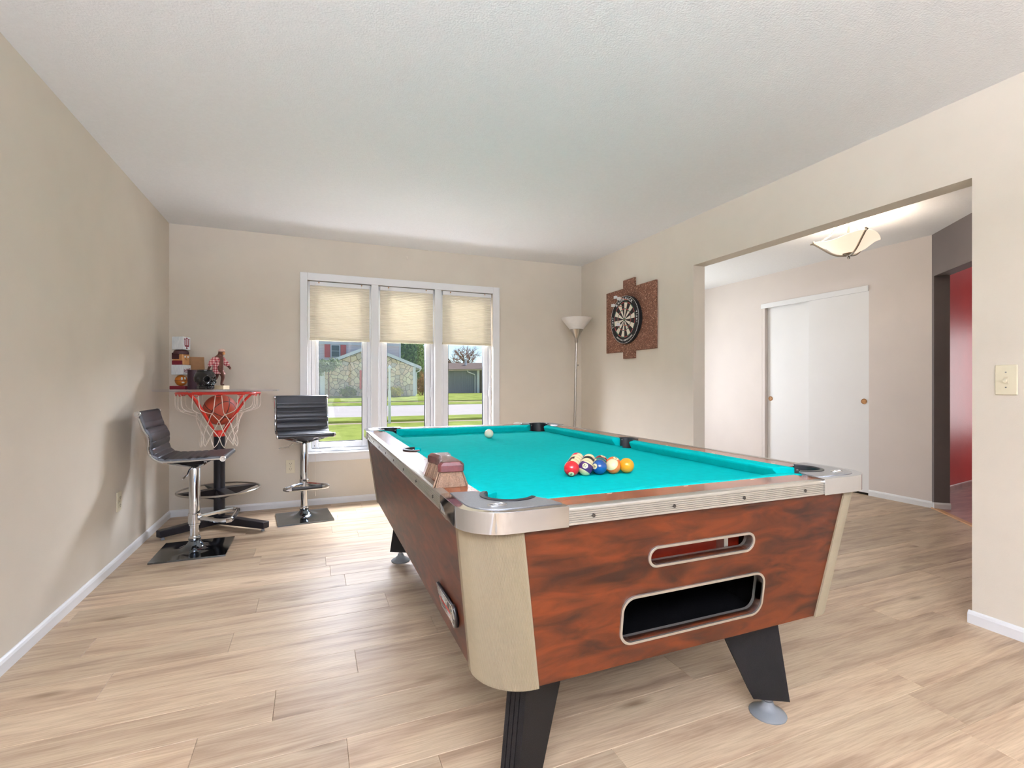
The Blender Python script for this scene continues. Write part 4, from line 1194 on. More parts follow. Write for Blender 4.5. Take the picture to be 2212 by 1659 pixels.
    obj('back_handle', MB().box(-0.265, -0.225, -0.06, 0.06, 0.838 + dz, 0.85 + dz), 'satin_metal', t, bevel=0.003)
    return t
make_stool(0.0, 'black channelled bar stool beside the left wall, seen from the side', (-0.723, 3.816, 0), 0.0)
make_stool(0.07, 'black channelled bar stool by the window, seen from the front', (-0.06, 4.41, 0), math.radians(-90 + 5.8))

# ================================================================== BASKETBALL HOOP BAR TABLE
HC = (-0.669, 4.40)
ht = thing('hoop_bar_table', 'round glass bar table on red basketball hoop with white net', 'bar table', (HC[0], HC[1], 0))
dirs = [Vector((-0.32, -0.25, 0)), Vector((0.335, -0.28, 0)), Vector((-0.06, 0.36, 0))]
for d in dirs:
    u = d.normalized(); w = Vector((-u.y, u.x, 0)); e = d + u * 0.02; hw2 = 0.03
    m = MB()
    m.hexa([tuple(-w * hw2 + Vector((0, 0, .022))), tuple(e - w * hw2 + Vector((0, 0, .022))), tuple(e + w * hw2 + Vector((0, 0, .022))), tuple(w * hw2 + Vector((0, 0, .022))),
            tuple(-w * hw2 + Vector((0, 0, .085))), tuple(e - w * hw2 + Vector((0, 0, .07))), tuple(e + w * hw2 + Vector((0, 0, .07))), tuple(w * hw2 + Vector((0, 0, .085)))])
    a = obj('base_arm', m, 'black_metal', ht, bevel=0.005)
    obj('glide', MB().lathe([(0.012, 0), (0.014, 0.004), (0.01, 0.012), (0.005, 0.024)], (e.x * 0.93, e.y * 0.93, 0), 14), 'clear_plastic', a, smooth=True)
obj('post', MB().lathe([(0.039, 0.03), (0.039, 0.735)], (0, 0, 0), 32), 'black_metal', ht, smooth=True)
RZ = 0.285
obj('foot_ring', MB().tube([(0.28 * math.cos(a), 0.28 * math.sin(a), RZ) for a in [2 * PI * k / 56 for k in range(56)]], 0.0075, 8, True), 'nickel', ht, smooth=True)
for k in range(4):
    a = math.radians(25 + 90 * k); u = Vector((math.cos(a), math.sin(a), 0)); w = Vector((-u.y, u.x, 0))
    m = MB()
    m.add([tuple(u * 0.03 + Vector((0, 0, RZ - 0.075))), tuple(u * 0.278 + Vector((0, 0, RZ - 0.006))), tuple(u * 0.278 + w * 0.035 + Vector((0, 0, RZ + 0.004))), tuple(u * 0.278 - w * 0.035 + Vector((0, 0, RZ + 0.004))), tuple(u * 0.03 + w * 0.035 + Vector((0, 0, RZ + 0.012))), tuple(u * 0.03 - w * 0.035 + Vector((0, 0, RZ + 0.012)))],
          [(0, 1, 2, 4), (0, 5, 3, 1), (1, 3, 2), (2, 3, 5, 4), (0, 4, 5)])
    obj('ring_bracket', m, 'black_metal', ht)
RIM = 0.28; RIMZ = 1.036
rim = obj('hoop_rim', MB().tube([(RIM * math.cos(a), RIM * math.sin(a), RIMZ) for a in [2 * PI * k / 64 for k in range(64)]], 0.009, 10, True), 'hoop_red', ht, smooth=True)
for k in range(12):
    a = 2 * PI * (k + 0.25) / 12
    u = Vector((math.cos(a), math.sin(a), 0)); w = Vector((-u.y, u.x, 0)); c = u * RIM + Vector((0, 0, RIMZ))
    obj('net_hook', MB().tube([c + w * 0.02 - Vector((0, 0, .006)), c + w * 0.015 - Vector((0, 0, .02)), c - w * 0.015 - Vector((0, 0, .02)), c - w * 0.02 - Vector((0, 0, .006))], 0.003, 6), 'hoop_red', rim, smooth=True)
for k in range(4):
    a = math.radians(58 + 90 * k)
    u = Vector((math.cos(a), math.sin(a), 0))
    pts_ = [u * RIM + Vector((0, 0, RIMZ - 0.004)), u * 0.225 + Vector((0, 0, 0.985)), u * 0.175 + Vector((0, 0, 0.92)), u * 0.05 + Vector((0, 0, 0.745)), u * 0.032 + Vector((0, 0, 0.715))]
    obj('brace', MB().tube(pts_, 0.0095, 8), 'hoop_red', ht, smooth=True)
obj('post_cap', MB().lathe([(0.041, 0.70), (0.041, 0.738), (0.03, 0.745)], (0, 0, 0), 28), 'hoop_red', ht, smooth=True)
# net
m = MB(); rn = random.Random(5); NK = 12
rows = [(0.285, 1.03, 0.25), (0.165, 0.875, 0.75), (0.142, 0.815, 0.25), (0.125, 0.755, 0.75), (0.118, 0.70, 0.25), (0.128, 0.625, 0.75)]
def knot(r, k):
    rad, z, ph = rows[r]; a = 2 * PI * (k + ph) / NK
    j = 0.006 if r > 0 else 0
    rr = random.Random(r * 100 + k % NK)
    return Vector((rad * math.cos(a) + rr.uniform(-j, j), rad * math.sin(a) + rr.uniform(-j, j), z + rr.uniform(-2 * j, 2 * j)))
for r in range(len(rows) - 1):
    for k in range(NK):
        for dk in ((0, -1) if r % 2 == 0 else (0, 1)):
            p = knot(r, k); q_ = knot(r + 1, (k + dk) % NK)
            if r == 0:
                a = math.atan2(p.y, p.x) + (0.07 if dk == 0 else -0.07)
                p = Vector((0.285 * math.cos(a), 0.285 * math.sin(a), 1.022))
                mid1 = p.lerp(q_, 0.3); mid1.z -= 0.055; o1 = Vector((p.x, p.y, 0)).normalized(); mid1 += o1 * 0.03
                mid2 = p.lerp(q_, 0.7); mid2.z -= 0.035
                C_ = catmull([tuple(p), tuple(mid1), tuple(mid2), tuple(q_)], 5)
                m.tube(C_, 0.0028, 6)
            elif r == len(rows) - 2:
                mid = p.lerp(q_, 0.55) + Vector((rn.uniform(-.01, .01), rn.uniform(-.01, .01), -0.006))
                m.tube(catmull([tuple(p), tuple(mid), tuple(q_)], 4), 0.0028, 6)
            else:
                m.tube([p, q_], 0.0028, 6)
obj('net', m, 'net_white', ht, smooth=True)
obj('glass_top', MB().lathe([(0.0, 1.050), (0.418, 1.050), (0.423, 1.053), (0.423, 1.061), (0.418, 1.064), (0.0, 1.064)], (-0.002, 0.0, 0), 80), 'table_glass', ht, smooth=True)
for k in range(4):
    a = math.radians(58 + 90 * k)
    obj('glass_pad', MB().cyl((RIM * math.cos(a), RIM * math.sin(a), 0), 0.012, 1.044, 1.0505, 14), 'clear_plastic', ht)
bb = MB().sphere((0, 0, 0), 0.118, 48, 30)
tag(obj('basketball', bb, 'basketball_leather', None, smooth=True, loc=(HC[0] + 0.005, HC[1], 0.905), rot=(0.5, 0.35, 0.6)), 'worn brown basketball caught in the hoop under the glass', 'basketball')

# ------------------------------------------------------------------ keepsakes on the glass
GZ = 1.0645
tt = thing('totem_stack', 'stacked totem of white blocks, head and ball on maroon base', 'figurine', (-0.957, 4.57, GZ), math.radians(-26)); tt.scale = (0.72, 0.72, 0.96)
obj('base', MB().box(-0.088, 0.088, -0.06, 0.06, 0, 0.028), 'maroon', tt, bevel=0.003)
obj('ball', MB().sphere((0, 0, 0.073), 0.062, 24, 16, (1, 0.9, 0.75)), 'totem_orange', tt, smooth=True)
gv = [(0.0625 * math.cos(a), 0.0565 * math.sin(a), 0.073) for a in [2 * PI * k / 30 for k in range(30)]]
obj('ball_seam', MB().tube(gv, 0.0012, 5, True), 'hair_dark', tt)
for s in (-1, 1): obj('ball_eye', MB().sphere((0.052, -0.035 + 0.022 * s, 0.088), 0.010, 12, 8, (1, 1, 1.3)), 'print_white', tt, smooth=True)
obj('ball_mouth', MB().box(0.04, 0.058, -0.046, -0.024, 0.05, 0.062), 'print_white', tt, bevel=0.003)
b1 = obj('block', MB().box(-0.068, 0.068, -0.06, 0.06, 0.12, 0.2), 'block_white', tt, bevel=0.003)
rt = frame4((0.0685, 0.0, 0.16), (0, 1, 0), (0, 0, 1), (1, 0, 0))
obj('script', text_mesh('Indiana', 0.034, 0.0006, 0.3, rt @ Matrix.Rotation(0.22, 4, 'Z'), 0.0004), 'print_maroon', b1)
obj('underline', MB().tube([rt @ Vector((-0.03, -0.026, 0)), rt @ Vector((0.035, -0.012, 0))], 0.0018, 5), 'print_maroon', b1)
hd = obj('head', MB().box(-0.06, 0.06, -0.055, 0.055, 0.2, 0.29), 'skin_tan', tt, bevel=0.012, bseg=3)
obj('hair', MB().box(-0.066, 0.02, -0.0585, 0.0585, 0.245, 0.30), 'hair_dark', hd, bevel=0.006)
obj('cap', MB().lathe([(0.072, 0.288), (0.074, 0.3), (0.068, 0.314), (0.05, 0.322), (0.0, 0.324)], (0, 0, 0), 24), 'hair_dark', hd, smooth=True)
obj('collar', MB().box(-0.064, 0.055, -0.059, 0.059, 0.2, 0.236), 'maroon', hd, bevel=0.005)
for s in (-1, 1): obj('eye', MB().sphere((0.06, s * 0.022, 0.266), 0.009, 10, 8), 'print_white', hd, smooth=True)
obj('nose', MB().sphere((0.064, 0, 0.25), 0.012, 10, 8), 'skin_tan', hd, smooth=True)
b2 = obj('block', MB().box(-0.064, 0.064, -0.056, 0.056, 0.325, 0.43), 'block_white', tt, bevel=0.003)
rt2 = frame4((0.0645, 0.0, 0.378), (0, 1, 0), (0, 0, 1), (1, 0, 0))
iu = MB()
def mono(x0, x1, z0, z1):
    p = rt2 @ Vector((x0, z0, 0)); q_ = rt2 @ Vector((x1, z1, 0.0016)); iu.box(min(p.x, q_.x), max(p.x, q_.x), min(p.y, q_.y), max(p.y, q_.y), min(p.z, q_.z), max(p.z, q_.z))
mono(-0.006, 0.006, -0.045, 0.045); mono(-0.012, 0.012, 0.037, 0.045); mono(-0.012, 0.012, -0.045, -0.037)   # I
mono(-0.034, -0.022, -0.018, 0.036); mono(0.022, 0.034, -0.018, 0.036); mono(-0.03, 0.03, -0.028, -0.016)   # U
mono(-0.04, -0.018, 0.03, 0.037); mono(0.018, 0.04, 0.03, 0.037)
obj('monogram', iu, 'print_maroon', b2)
# skull cup
def skull_fn(p, v):
    v = Vector(v)
    def g(c, r, k):                       # smooth bump of height k around direction c
        e = (v - Vector(c).normalized()).length
        return k * (1 - (e / r) ** 2) ** 2 if e < r else 0.0
    d = 1.0
    for sd in (-1, 1):
        d -= abs(g((0.84, sd * 0.42, -0.08), 0.34, 0.42))      # eye sockets
        d += g((0.74, sd * 0.62, -0.36), 0.22, 0.10)           # cheek bones
        d += g((0.86, sd * 0.40, 0.30), 0.24, 0.07)            # brow
        d -= g((0.20, sd * 0.95, -0.10), 0.42, 0.13)           # temples
        d -= g((0.45, sd * 0.72, -0.62), 0.30, 0.14)           # hollow below the cheek
    d -= g((0.92, 0, -0.40), 0.20, 0.22)                       # nose
    front = max(0.0, v.x) * max(0.0, -v.z - 0.28)
    d += 0.62 * front                                          # muzzle and jaw
    a = math.atan2(v.y, v.x)
    if v.x > 0 and -0.80 < v.z < -0.50 and abs(a) < 1.0:
        d -= 0.045 * (0.5 + 0.5 * math.cos(a * 26)) * (1 if abs(v.z + 0.655) > 0.02 else 1.4)
        if abs(v.z + 0.655) < 0.03: d -= 0.05
    if v.z < -0.35: d *= 1 - 0.1 * abs(v.y)
    x, y, z = p[0] * d, p[1] * d, p[2] * d
    if z > 0.055: z = 0.055 + (z - 0.055) * 0.12
    if z < -0.082: z = -0.082
    return (x, y, z)
sk = thing('skull_cup', 'glossy black skull cup with open top beside the totem', 'skull', (-0.752, 4.32, GZ), math.radians(-48))
obj('cranium', MB().sphere((0, 0, 0.0825), 0.08, 120, 84, (1.05, 0.86, 0.98), skull_fn), 'skull_black', sk, smooth=True, angle=80)
m = MB()
m.prism([(0.074, -0.02), (0.080, 0.0), (0.074, 0.02), (0.058, 0.036), (0.0, 0.046), (-0.05, 0.036), (-0.06, 0.0), (-0.05, -0.036), (0.0, -0.046), (0.058, -0.036)], 0.0, 0.026)
obj('jaw', m, 'skull_black', sk, bevel=0.009, bseg=3)
for k in range(9):
    a = math.radians(-72 + 18 * k)
    for z0, rr_ in ((0.019, 0.0370), (0.037, 0.0385)):
        obj('tooth', MB().sphere((0.040 + rr_ * math.cos(a), rr_ * 0.92 * math.sin(a), z0), 0.0085, 10, 8, (0.75, 0.75, 1.05)), 'skull_black', sk, smooth=True)
obj('rim', MB().tube([(0.050 * math.cos(a) - 0.006, 0.046 * math.sin(a), 0.143) for a in [2 * PI * k / 30 for k in range(30)]], 0.007, 8, True), 'skull_black', sk, smooth=True)
obj('opening', MB().lathe([(0.0, 0.141), (0.048, 0.1425)], (-0.006, 0, 0), 30), 'black_void', sk)
db = MB(); db.lathe([(0.052, 0), (0.055, 0.006), (0.055, 0.15), (0.052, 0.152), (0.05, 0.15), (0.05, 0.01), (0, 0.01)], (0, 0, 0), 28)
tag(obj('dark_canister', db, 'dark_box', None, smooth=True, loc=(-0.845, 4.50, GZ)), 'dark plum canister between the totem and the skull', 'canister')
bd = MB().hexa([(-0.055, 0, 0), (0.06, 0, 0), (0.06, 0.008, 0), (-0.055, 0.008, 0), (-0.055, 0.03, 0.26), (0.045, 0.03, 0.26), (0.045, 0.038, 0.26), (-0.055, 0.038, 0.26)])
tag(obj('wooden_board', bd, 'cork_board', None, bevel=0.001, loc=(-0.855, 4.60, GZ), rot=(0, 0, 0.1)), 'plain brown wooden board standing behind the dark canister', 'board')
# walking furry figure in plaid shirt on a pine block
fg = thing('furry_figurine', 'brown furry walking figurine in plaid shirt and pale cap on pine block', 'figurine', (-0.682, 4.455, GZ), math.radians(-20))
obj('plinth', MB().box(-0.06, 0.06, -0.045, 0.045, 0, 0.03), 'pine', fg, bevel=0.002)
def skin_body(name, joints, edges, mat, parent, root=0):
    me = bpy.data.meshes.new(name); me.from_pydata([j[0] for j in joints], edges, []); me.update()
    o = bpy.data.objects.new(name, me); COL.objects.link(o); o.parent = parent
    s = o.modifiers.new('skin', 'SKIN'); s.use_smooth_shade = True
    for i, j in enumerate(joints):
        me.skin_vertices[0].data[i].radius = (j[1], j[1]); me.skin_vertices[0].data[i].use_root = (i == root)
    sb = o.modifiers.new('sub', 'SUBSURF'); sb.levels = 2; sb.render_levels = 2
    me.materials.append(M(mat))
    return o
J = [((0, 0, 0.155), .026), ((0.0, 0, 0.20), .03), ((0.005, 0, 0.245), .026), ((0.012, 0, 0.268), .018), ((0.02, 0, 0.292), .025),
     ((0.022, -0.018, 0.145), .02), ((0.045, -0.02, 0.10), .015), ((0.035, -0.02, 0.055), .011), ((0.03, -0.02, 0.035), .010), ((0.055, -0.02, 0.034), .008),
     ((-0.02, 0.018, 0.14), .02), ((-0.03, 0.02, 0.095), .015), ((-0.052, 0.02, 0.062), .011), ((-0.062, 0.02, 0.038), .009), ((-0.042, 0.02, 0.034), .008),
     ((0.0, -0.036, 0.245), .016), ((-0.03, -0.05, 0.205), .012), ((-0.05, -0.045, 0.165), .009), ((-0.058, -0.04, 0.148), .009),
     ((0.0, 0.036, 0.245), .016), ((0.03, 0.05, 0.205), .012), ((0.062, 0.045, 0.172), .009), ((0.072, 0.04, 0.158), .009)]
Ed = [(0, 1), (1, 2), (2, 3), (3, 4), (0, 5), (5, 6), (6, 7), (7, 8), (8, 9), (0, 10), (10, 11), (11, 12), (12, 13), (13, 14), (2, 15), (15, 16), (16, 17), (17, 18), (2, 19), (19, 20), (20, 21), (21, 22)]
bdy = skin_body('body', J, Ed, 'fur_brown', fg)
J2 = [((-0.006, 0, 0.135), .038), ((-0.006, 0, 0.16), .040), ((-0.005, 0, 0.205), .041), ((-0.002, 0, 0.25), .035), ((-0.002, -0.04, 0.245), .024), ((-0.03, -0.053, 0.205), .020), ((-0.048, -0.048, 0.174), .017), ((-0.002, 0.04, 0.245), .024), ((0.03, 0.053, 0.205), .020), ((0.056, 0.048, 0.18), .017)]
skin_body('shirt', J2, [(0, 1), (1, 2), (2, 3), (3, 4), (4, 5), (5, 6), (3, 7), (7, 8), (8, 9)], 'plaid', fg, 1)
obj('chest_fur', MB().tube([(0.026, -0.014, 0.262), (0.030, -0.018, 0.22), (0.028, -0.018, 0.15)], [0.011, 0.016, 0.016], 8), 'fur_brown', fg, smooth=True)
hd2 = obj('head', MB().sphere((0.022, -0.001, 0.289), 0.023, 16, 12, (1, 0.9, 1.1)), 'fur_brown', fg, smooth=True)
obj('muzzle', MB().sphere((0.042, -0.006, 0.283), 0.011, 10, 8), 'skin_tan', hd2, smooth=True)
obj('cap', MB().lathe([(0.024, 0.297), (0.0245, 0.304), (0.019, 0.315), (0.0, 0.321)], (0.022, 0, 0), 16), 'cap_pink', fg, smooth=True)
obj('cap_brim', MB().lathe([(0.0, 0.297), (0.018, 0.298), (0.0, 0.302)], (0.044, -0.006, 0), 14), 'cap_pink', fg, smooth=True)

# ================================================================== FLOOR LAMP
lp = thing('torchiere_lamp', 'brushed nickel torchiere floor lamp with white bowl in the corner', 'floor lamp', (2.585, 4.60, 0))
obj('base', MB().lathe([(0.14, 0), (0.142, 0.008), (0.13, 0.02), (0.03, 0.028), (0.015, 0.045)], (0, 0, 0), 36), 'nickel', lp, smooth=True)
pole_top = (0.038, 0, 1.57)
obj('pole', MB().tube([(0, 0, 0.03), (0.019, 0, 0.8), pole_top], 0.0125, 16), 'nickel', lp, smooth=True)
obj('neck', MB().lathe([(0.0125, 1.55), (0.018, 1.558), (0.018, 1.596), (0.024, 1.61), (0.072, 1.69), (0.07, 1.694), (0.01, 1.62)], (0.038, 0, 0), 32), 'nickel', lp, smooth=True)
obj('shade', MB().lathe([(0.02, 1.686), (0.068, 1.69), (0.105, 1.735), (0.145, 1.785), (0.163, 1.812), (0.160, 1.815), (0.14, 1.787), (0.10, 1.737), (0.06, 1.695), (0.0, 1.692)], (0.038, 0, 0), 44), 'frosted', lp, smooth=True)
obj('switch_knob', MB().lathe([(0.004, 0), (0.004, 0.014), (0.008, 0.015), (0.008, 0.026)], (0.036, 0, 1.31), 12, True, 'x'), 'nickel', lp, smooth=True)

# unseen torchiere copy, added behind the viewpoint to carry a ceiling fill light
lp2 = dup(lp); lp2.location = (-0.65, -1.4, 0); lp2['label'] = 'unseen torchiere copy added behind the viewpoint to hold a fill light'
la_d = bpy.data.lights.new('ceiling_fill', 'AREA'); la_d.shape = 'DISK'; la_d.size = 0.24; la_d.energy = 560; la_d.color = (0.80, 0.84, 1.0)
la_o = bpy.data.objects.new('ceiling_fill', la_d); COL.objects.link(la_o); la_o.parent = lp2; la_o.location = (0.038, 0, 1.83); la_o.rotation_euler = (PI, 0, 0)

# ================================================================== DARTBOARD
DX = XR
bk = thing('dart_backboard', 'brown speckled cork backboard with stepped edges on right wall', 'backboard', (DX - 0.0015, 3.9, 1.73))
bk.rotation_euler = (0, 0, -PI / 2)       # local -y faces the room, local x runs towards the camera
def cork(x0, x1, z0, z1): return obj('cork_panel', MB().box(x0, x1, -0.02, 0, z0, z1), 'cork_speckle', bk, bevel=0.002)
cork(-0.396, -0.105, -0.309, 0.304); cork(-0.105, 0.079, -0.378, 0.382); cork(0.079, 0.387, -0.307, 0.298)
dbd = thing('dartboard', 'round black and white bristle dartboard on the cork backboard', 'dartboard', (DX - 0.0216, 3.925, 1.722))
dbd.rotation_euler = (0, 0, -PI / 2)
toY = Matrix.Rotation(PI / 2, 4, 'X')    # plate XY -> XZ, +z of plate -> -y (faces room)
bodym = MB().lathe([(0.0, 0.0), (0.222, 0.0), (0.228, 0.006), (0.228, 0.034), (0.222, 0.04), (0.0, 0.04)], (0, 0, 0), 72).xf(toY)
dbody = obj('body', bodym, 'dart_black', dbd, smooth=True)
FR = -0.0402
def sector(r0, r1, a0, a1, n=6): return arc(0, 0, r1, a0, a1, n) + list(reversed(arc(0, 0, r0, a0, a1, n)))
rot0 = 90 + 9 + 9
for k in range(20):
    a0 = rot0 - 18 * k - 18; a1 = a0 + 18
    dark = (k % 2 == 0)
    mt = lambda depth: Matrix.Translation((0, FR, 0)) @ toY
    for r0, r1 in ((0.0159, 0.099), (0.107, 0.162)):
        obj('segment', MB().prism(sector(r0, r1, a0, a1), 0, 0.0006).xf(mt(0)), 'dart_segment_black' if dark else 'dart_white', dbody)
    for r0, r1 in ((0.099, 0.107), (0.162, 0.170)):
        obj('ring_segment', MB().prism(sector(r0, r1, a0, a1), 0, 0.0006).xf(mt(0)), 'dart_red' if dark else 'dart_green', dbody)
obj('outer_bull', MB().prism(arc(0, 0, 0.0159, 0, 342, 19), 0, 0.0007).xf(Matrix.Translation((0, FR, 0)) @ toY), 'dart_green', dbody)
obj('bullseye', MB().prism(arc(0, 0, 0.0065, 0, 342, 19), 0, 0.001).xf(Matrix.Translation((0, FR, 0)) @ toY), 'dart_red', dbody)
for rr_ in (0.107, 0.170, 0.2245):
    obj('wire_ring', MB().tube([(rr_ * math.cos(a), FR - 0.001, rr_ * math.sin(a)) for a in [2 * PI * k / 72 for k in range(72)]], 0.0009 if rr_ < 0.2 else 0.0013, 5, True), 'wire' if rr_ < 0.2 else 'print_white', dbody)
def ring_text(txt, rad, a_mid, step, size, flip=False):
    n_ = len(txt)
    for i, ch in enumerate(txt):
        if ch == ' ': continue
        off = (i - (n_ - 1) / 2) * step
        a = a_mid - off if not flip else a_mid + off
        ar = math.radians(a)
        mtx = Matrix.Translation((0, FR - 0.0006, 0)) @ toY @ Matrix.Translation((rad * math.cos(ar), rad * math.sin(ar), 0)) @ Matrix.Rotation(ar + (-PI / 2 if not flip else PI / 2), 4, 'Z')
        obj('letter', text_mesh(ch, size, 0.0003, 0, mtx, 0.0006), 'print_white', dbody)
ring_text('RAZORBACK', 0.197, 92, 9.4, 0.040)
ring_text('Viper', 0.197, 2, 6.8, 0.034)
ring_text('Viper', 0.197, 182, 6.8, 0.034)
ring_text('(OFFICIAL COMPETITION)', 0.197, 270, 3.6, 0.019, True)
nums = [20, 1, 18, 4, 13, 6, 10, 15, 2, 17, 3, 19, 7, 16, 8, 11, 14, 9, 12, 5]
for k, nmb in enumerate(nums):
    a = rot0 - 18 * k - 9
    ar = math.radians(a)
    mtx = Matrix.Translation((0, FR - 0.0014, 0)) @ toY @ Matrix.Translation((0.2165, 0.0, 0)) if False else Matrix.Translation((0, FR - 0.0014, 0)) @ toY @ Matrix.Translation((0.216 * math.cos(ar), 0.216 * math.sin(ar), 0)) @ Matrix.Rotation(ar - PI / 2, 4, 'Z')
    obj('number', text_mesh(str(nmb), 0.014, 0.0003, 0, mtx, 0.0), 'wire', dbody)
# darts: (lateral, height) of the tip on the board, flights lean a little
dart_spots = [(3.905, 1.915, 'upper left white flighted dart stuck near the dartboard top edge'), (3.80 + 0.05, 1.895, 'second white flighted dart beside the board lettering at top'),
              (3.945, 1.845, 'white flighted dart stuck in the left edge of the dartboard'), (3.86, 1.655, 'white flighted dart stuck low in the board below the bullseye')]
for (yy, zz, lab) in dart_spots:
    d = thing('dart', lab, 'dart', (DX - 0.062, yy - 0.012, zz), 0, 'darts stuck in the dartboard')
    d.rotation_euler = (0, math.radians(2), math.radians(5))
    obj('tip', MB().lathe([(0.0004, 0.006), (0.0012, -0.028)], (0, 0, 0), 8, True, 'x'), 'wire', d)
    obj('barrel', MB().lathe([(0.002, -0.026), (0.0035, -0.034), (0.0037, -0.068), (0.0028, -0.074)], (0, 0, 0), 12, True, 'x'), 'copper', d, smooth=True)
    obj('shaft', MB().lathe([(0.0024, -0.073), (0.002, -0.12)], (0, 0, 0), 10, True, 'x'), 'print_white', d, smooth=True)
    fm = MB()
    for (uy, uz) in ((1, 0), (-1, 0), (0, 1), (0, -1)):
        c45 = 0.7071; vy, vz = (uy - uz) * c45, (uy + uz) * c45
        prof_f = [(-0.105, 0.0), (-0.118, 0.017), (-0.135, 0.019), (-0.148, 0.012), (-0.148, 0.0)]
        th = 0.0004; ny, nz = -vz * th, vy * th
        vs = [(x, r_ * vy + ny, r_ * vz + nz) for x, r_ in prof_f] + [(x, r_ * vy - ny, r_ * vz - nz) for x, r_ in prof_f]
        fm.add(vs, [tuple(range(5)), tuple(reversed(range(5, 10)))] + [(i, (i + 1) % 5, 5 + (i + 1) % 5, 5 + i) for i in range(5)])
    obj('flight', fm, 'flight_white', d)

# ================================================================== HALL LIGHT
hl = thing('hall_light', 'lit semi flush hall ceiling light with frosted bowl and nickel arms', 'ceiling light', (3.985, 2.62, H))
obj('canopy', MB().lathe([(0.0, -0.028), (0.04, -0.028), (0.06, -0.02), (0.066, -0.002), (0.066, 0)], (0, 0, 0), 28), 'nickel', hl, smooth=True)
obj('stem', MB().cyl((0, 0, 0), 0.008, -0.27, -0.02, 12), 'nickel', hl, smooth=True)
m = MB(); prof_b = [(0.028, -0.289), (0.07, -0.281), (0.115, -0.258), (0.15, -0.228), (0.185, -0.2), (0.222, -0.186)]
vs = []; fs = []; seg = 64; sh = []
prof2 = prof_b + [(r_ - 0.004, z_ + 0.004) for r_, z_ in reversed(prof_b)]
for r_, z_ in prof2:
    for k in range(seg):
        a = 2 * PI * k / seg
        wv_ = 1 + 0.07 * max(0, (r_ - 0.1) / 0.12) * math.cos(3 * a)
        zz_ = z_ + 0.018 * max(0, (r_ - 0.1) / 0.12) * math.cos(3 * a)
        vs.append((r_ * wv_ * math.cos(a), r_ * wv_ * math.sin(a), zz_))
for i in range(len(prof2) - 1):
    for k in range(seg): k2 = (k + 1) % seg; fs.append((i * seg + k, i * seg + k2, (i + 1) * seg + k2, (i + 1) * seg + k))
m.add(vs, fs)
obj('bowl', m, 'lamp_glow', hl, smooth=True, angle=70)
for k in range(3):
    a = 2 * PI * k / 3 + 0.0
    u = Vector((math.cos(a), math.sin(a), 0))
    pr_ = [(0.012, -0.302), (0.075, -0.293), (0.124, -0.267), (0.162, -0.236), (0.2, -0.204), (0.242, -0.172), (0.262, -0.170)]
    obj('arm', MB().tube(catmull([tuple(u * r_ + Vector((0, 0, z_))) for r_, z_ in pr_], 4), 0.0075, 8), 'nickel', hl, smooth=True)
    pr_ = [(0.245, -0.169), (0.17, -0.148), (0.105, -0.10), (0.07, -0.015)]
    obj('arm', MB().tube(catmull([tuple(u * r_ + Vector((0, 0, z_))) for r_, z_ in pr_], 4), 0.006, 8), 'nickel', hl, smooth=True)
    obj('arm_finial', MB().sphere(tuple(u * 0.240 + Vector((0, 0, -0.156))), 0.009, 12, 8), 'nickel', hl, smooth=True)
obj('cap', MB().lathe([(0.04, -0.278), (0.042, -0.286), (0.03, -0.298), (0.012, -0.304), (0.008, -0.312), (0.012, -0.32), (0.010, -0.33), (0.0, -0.334)], (0, 0, 0), 24), 'nickel', hl, smooth=True)
pl = bpy.data.lights.new('hall_bulb', 'POINT'); pl.energy = 12; pl.color = (1.0, 0.88, 0.76); pl.shadow_soft_size = 0.08
po = bpy.data.objects.new('hall_bulb', pl); COL.objects.link(po); po.parent = hl; po.location = (0, 0, -0.2)

# ================================================================== OUTDOORS
gp = [(5.0, -0.32), (12, -0.32), (18.2, -0.3)]
def ground_strip(name, pts_, mat, label, cat, x0=-30, x1=60, up=0.0):
    m = MB(); vs = []
    for y, z in pts_: vs += [(x0, y, z + up), (x1, y, z + up)]
    n_ = len(pts_)
    for y, z in pts_: vs += [(x0, y, z - 0.3), (x1, y, z - 0.3)]
    fs = []
    for i in range(n_ - 1):
        fs.append((2 * i, 2 * i + 1, 2 * i + 3, 2 * i + 2)); fs.append((2 * n_ + 2 * i, 2 * n_ + 2 * i + 2, 2 * n_ + 2 * i + 3, 2 * n_ + 2 * i + 1))
    fs.append((0, 2 * n_, 2 * n_ + 1, 1)); e0 = 2 * (n_ - 1); fs.append((e0, e0 + 1, 2 * n_ + e0 + 1, 2 * n_ + e0))
    m.add(vs, fs)
    return struct(name, m, mat, label, cat)
ground_strip('front_lawn', [(4.99, -0.34), (12, -0.32), (18.3, -0.3)], 'grass', 'green front lawn right outside the window', 'lawn')
ground_strip('sidewalk', [(18.3, -0.32), (19.15, -0.32)], 'concrete_walk', 'narrow tan sidewalk crossing the front lawn', 'sidewalk')
ground_strip('curb_lawn', [(19.15, -0.24), (21.4, -0.24)], 'grass', 'grass strip between sidewalk and street', 'lawn')
ground_strip('street', [(21.4, -0.3), (25.5, -0.24), (30.0, -0.13)], 'asphalt_pale', 'pale sunlit concrete street beyond the lawn', 'street')
ground_strip('far_curb_lawn', [(30.0, -0.1), (31.6, 0.0)], 'grass', 'grass strip on the far side of the street', 'lawn')
ground_strip('far_sidewalk', [(31.6, -0.03), (32.3, 0.01)], 'concrete_walk', 'thin sidewalk in front of the stone house', 'sidewalk')
ground_strip('far_lawn', [(32.3, 0.07), (36.0, 0.32), (60, 0.3), (110, 0.2)], 'grass', 'lawn around the stone house across the street', 'lawn')
struct('roof_eave', MB().box(-6, 8, YB + 0.15, 5.52, 2.5, 2.72), 'trim_white', 'white roof eave above the front window', 'eave')

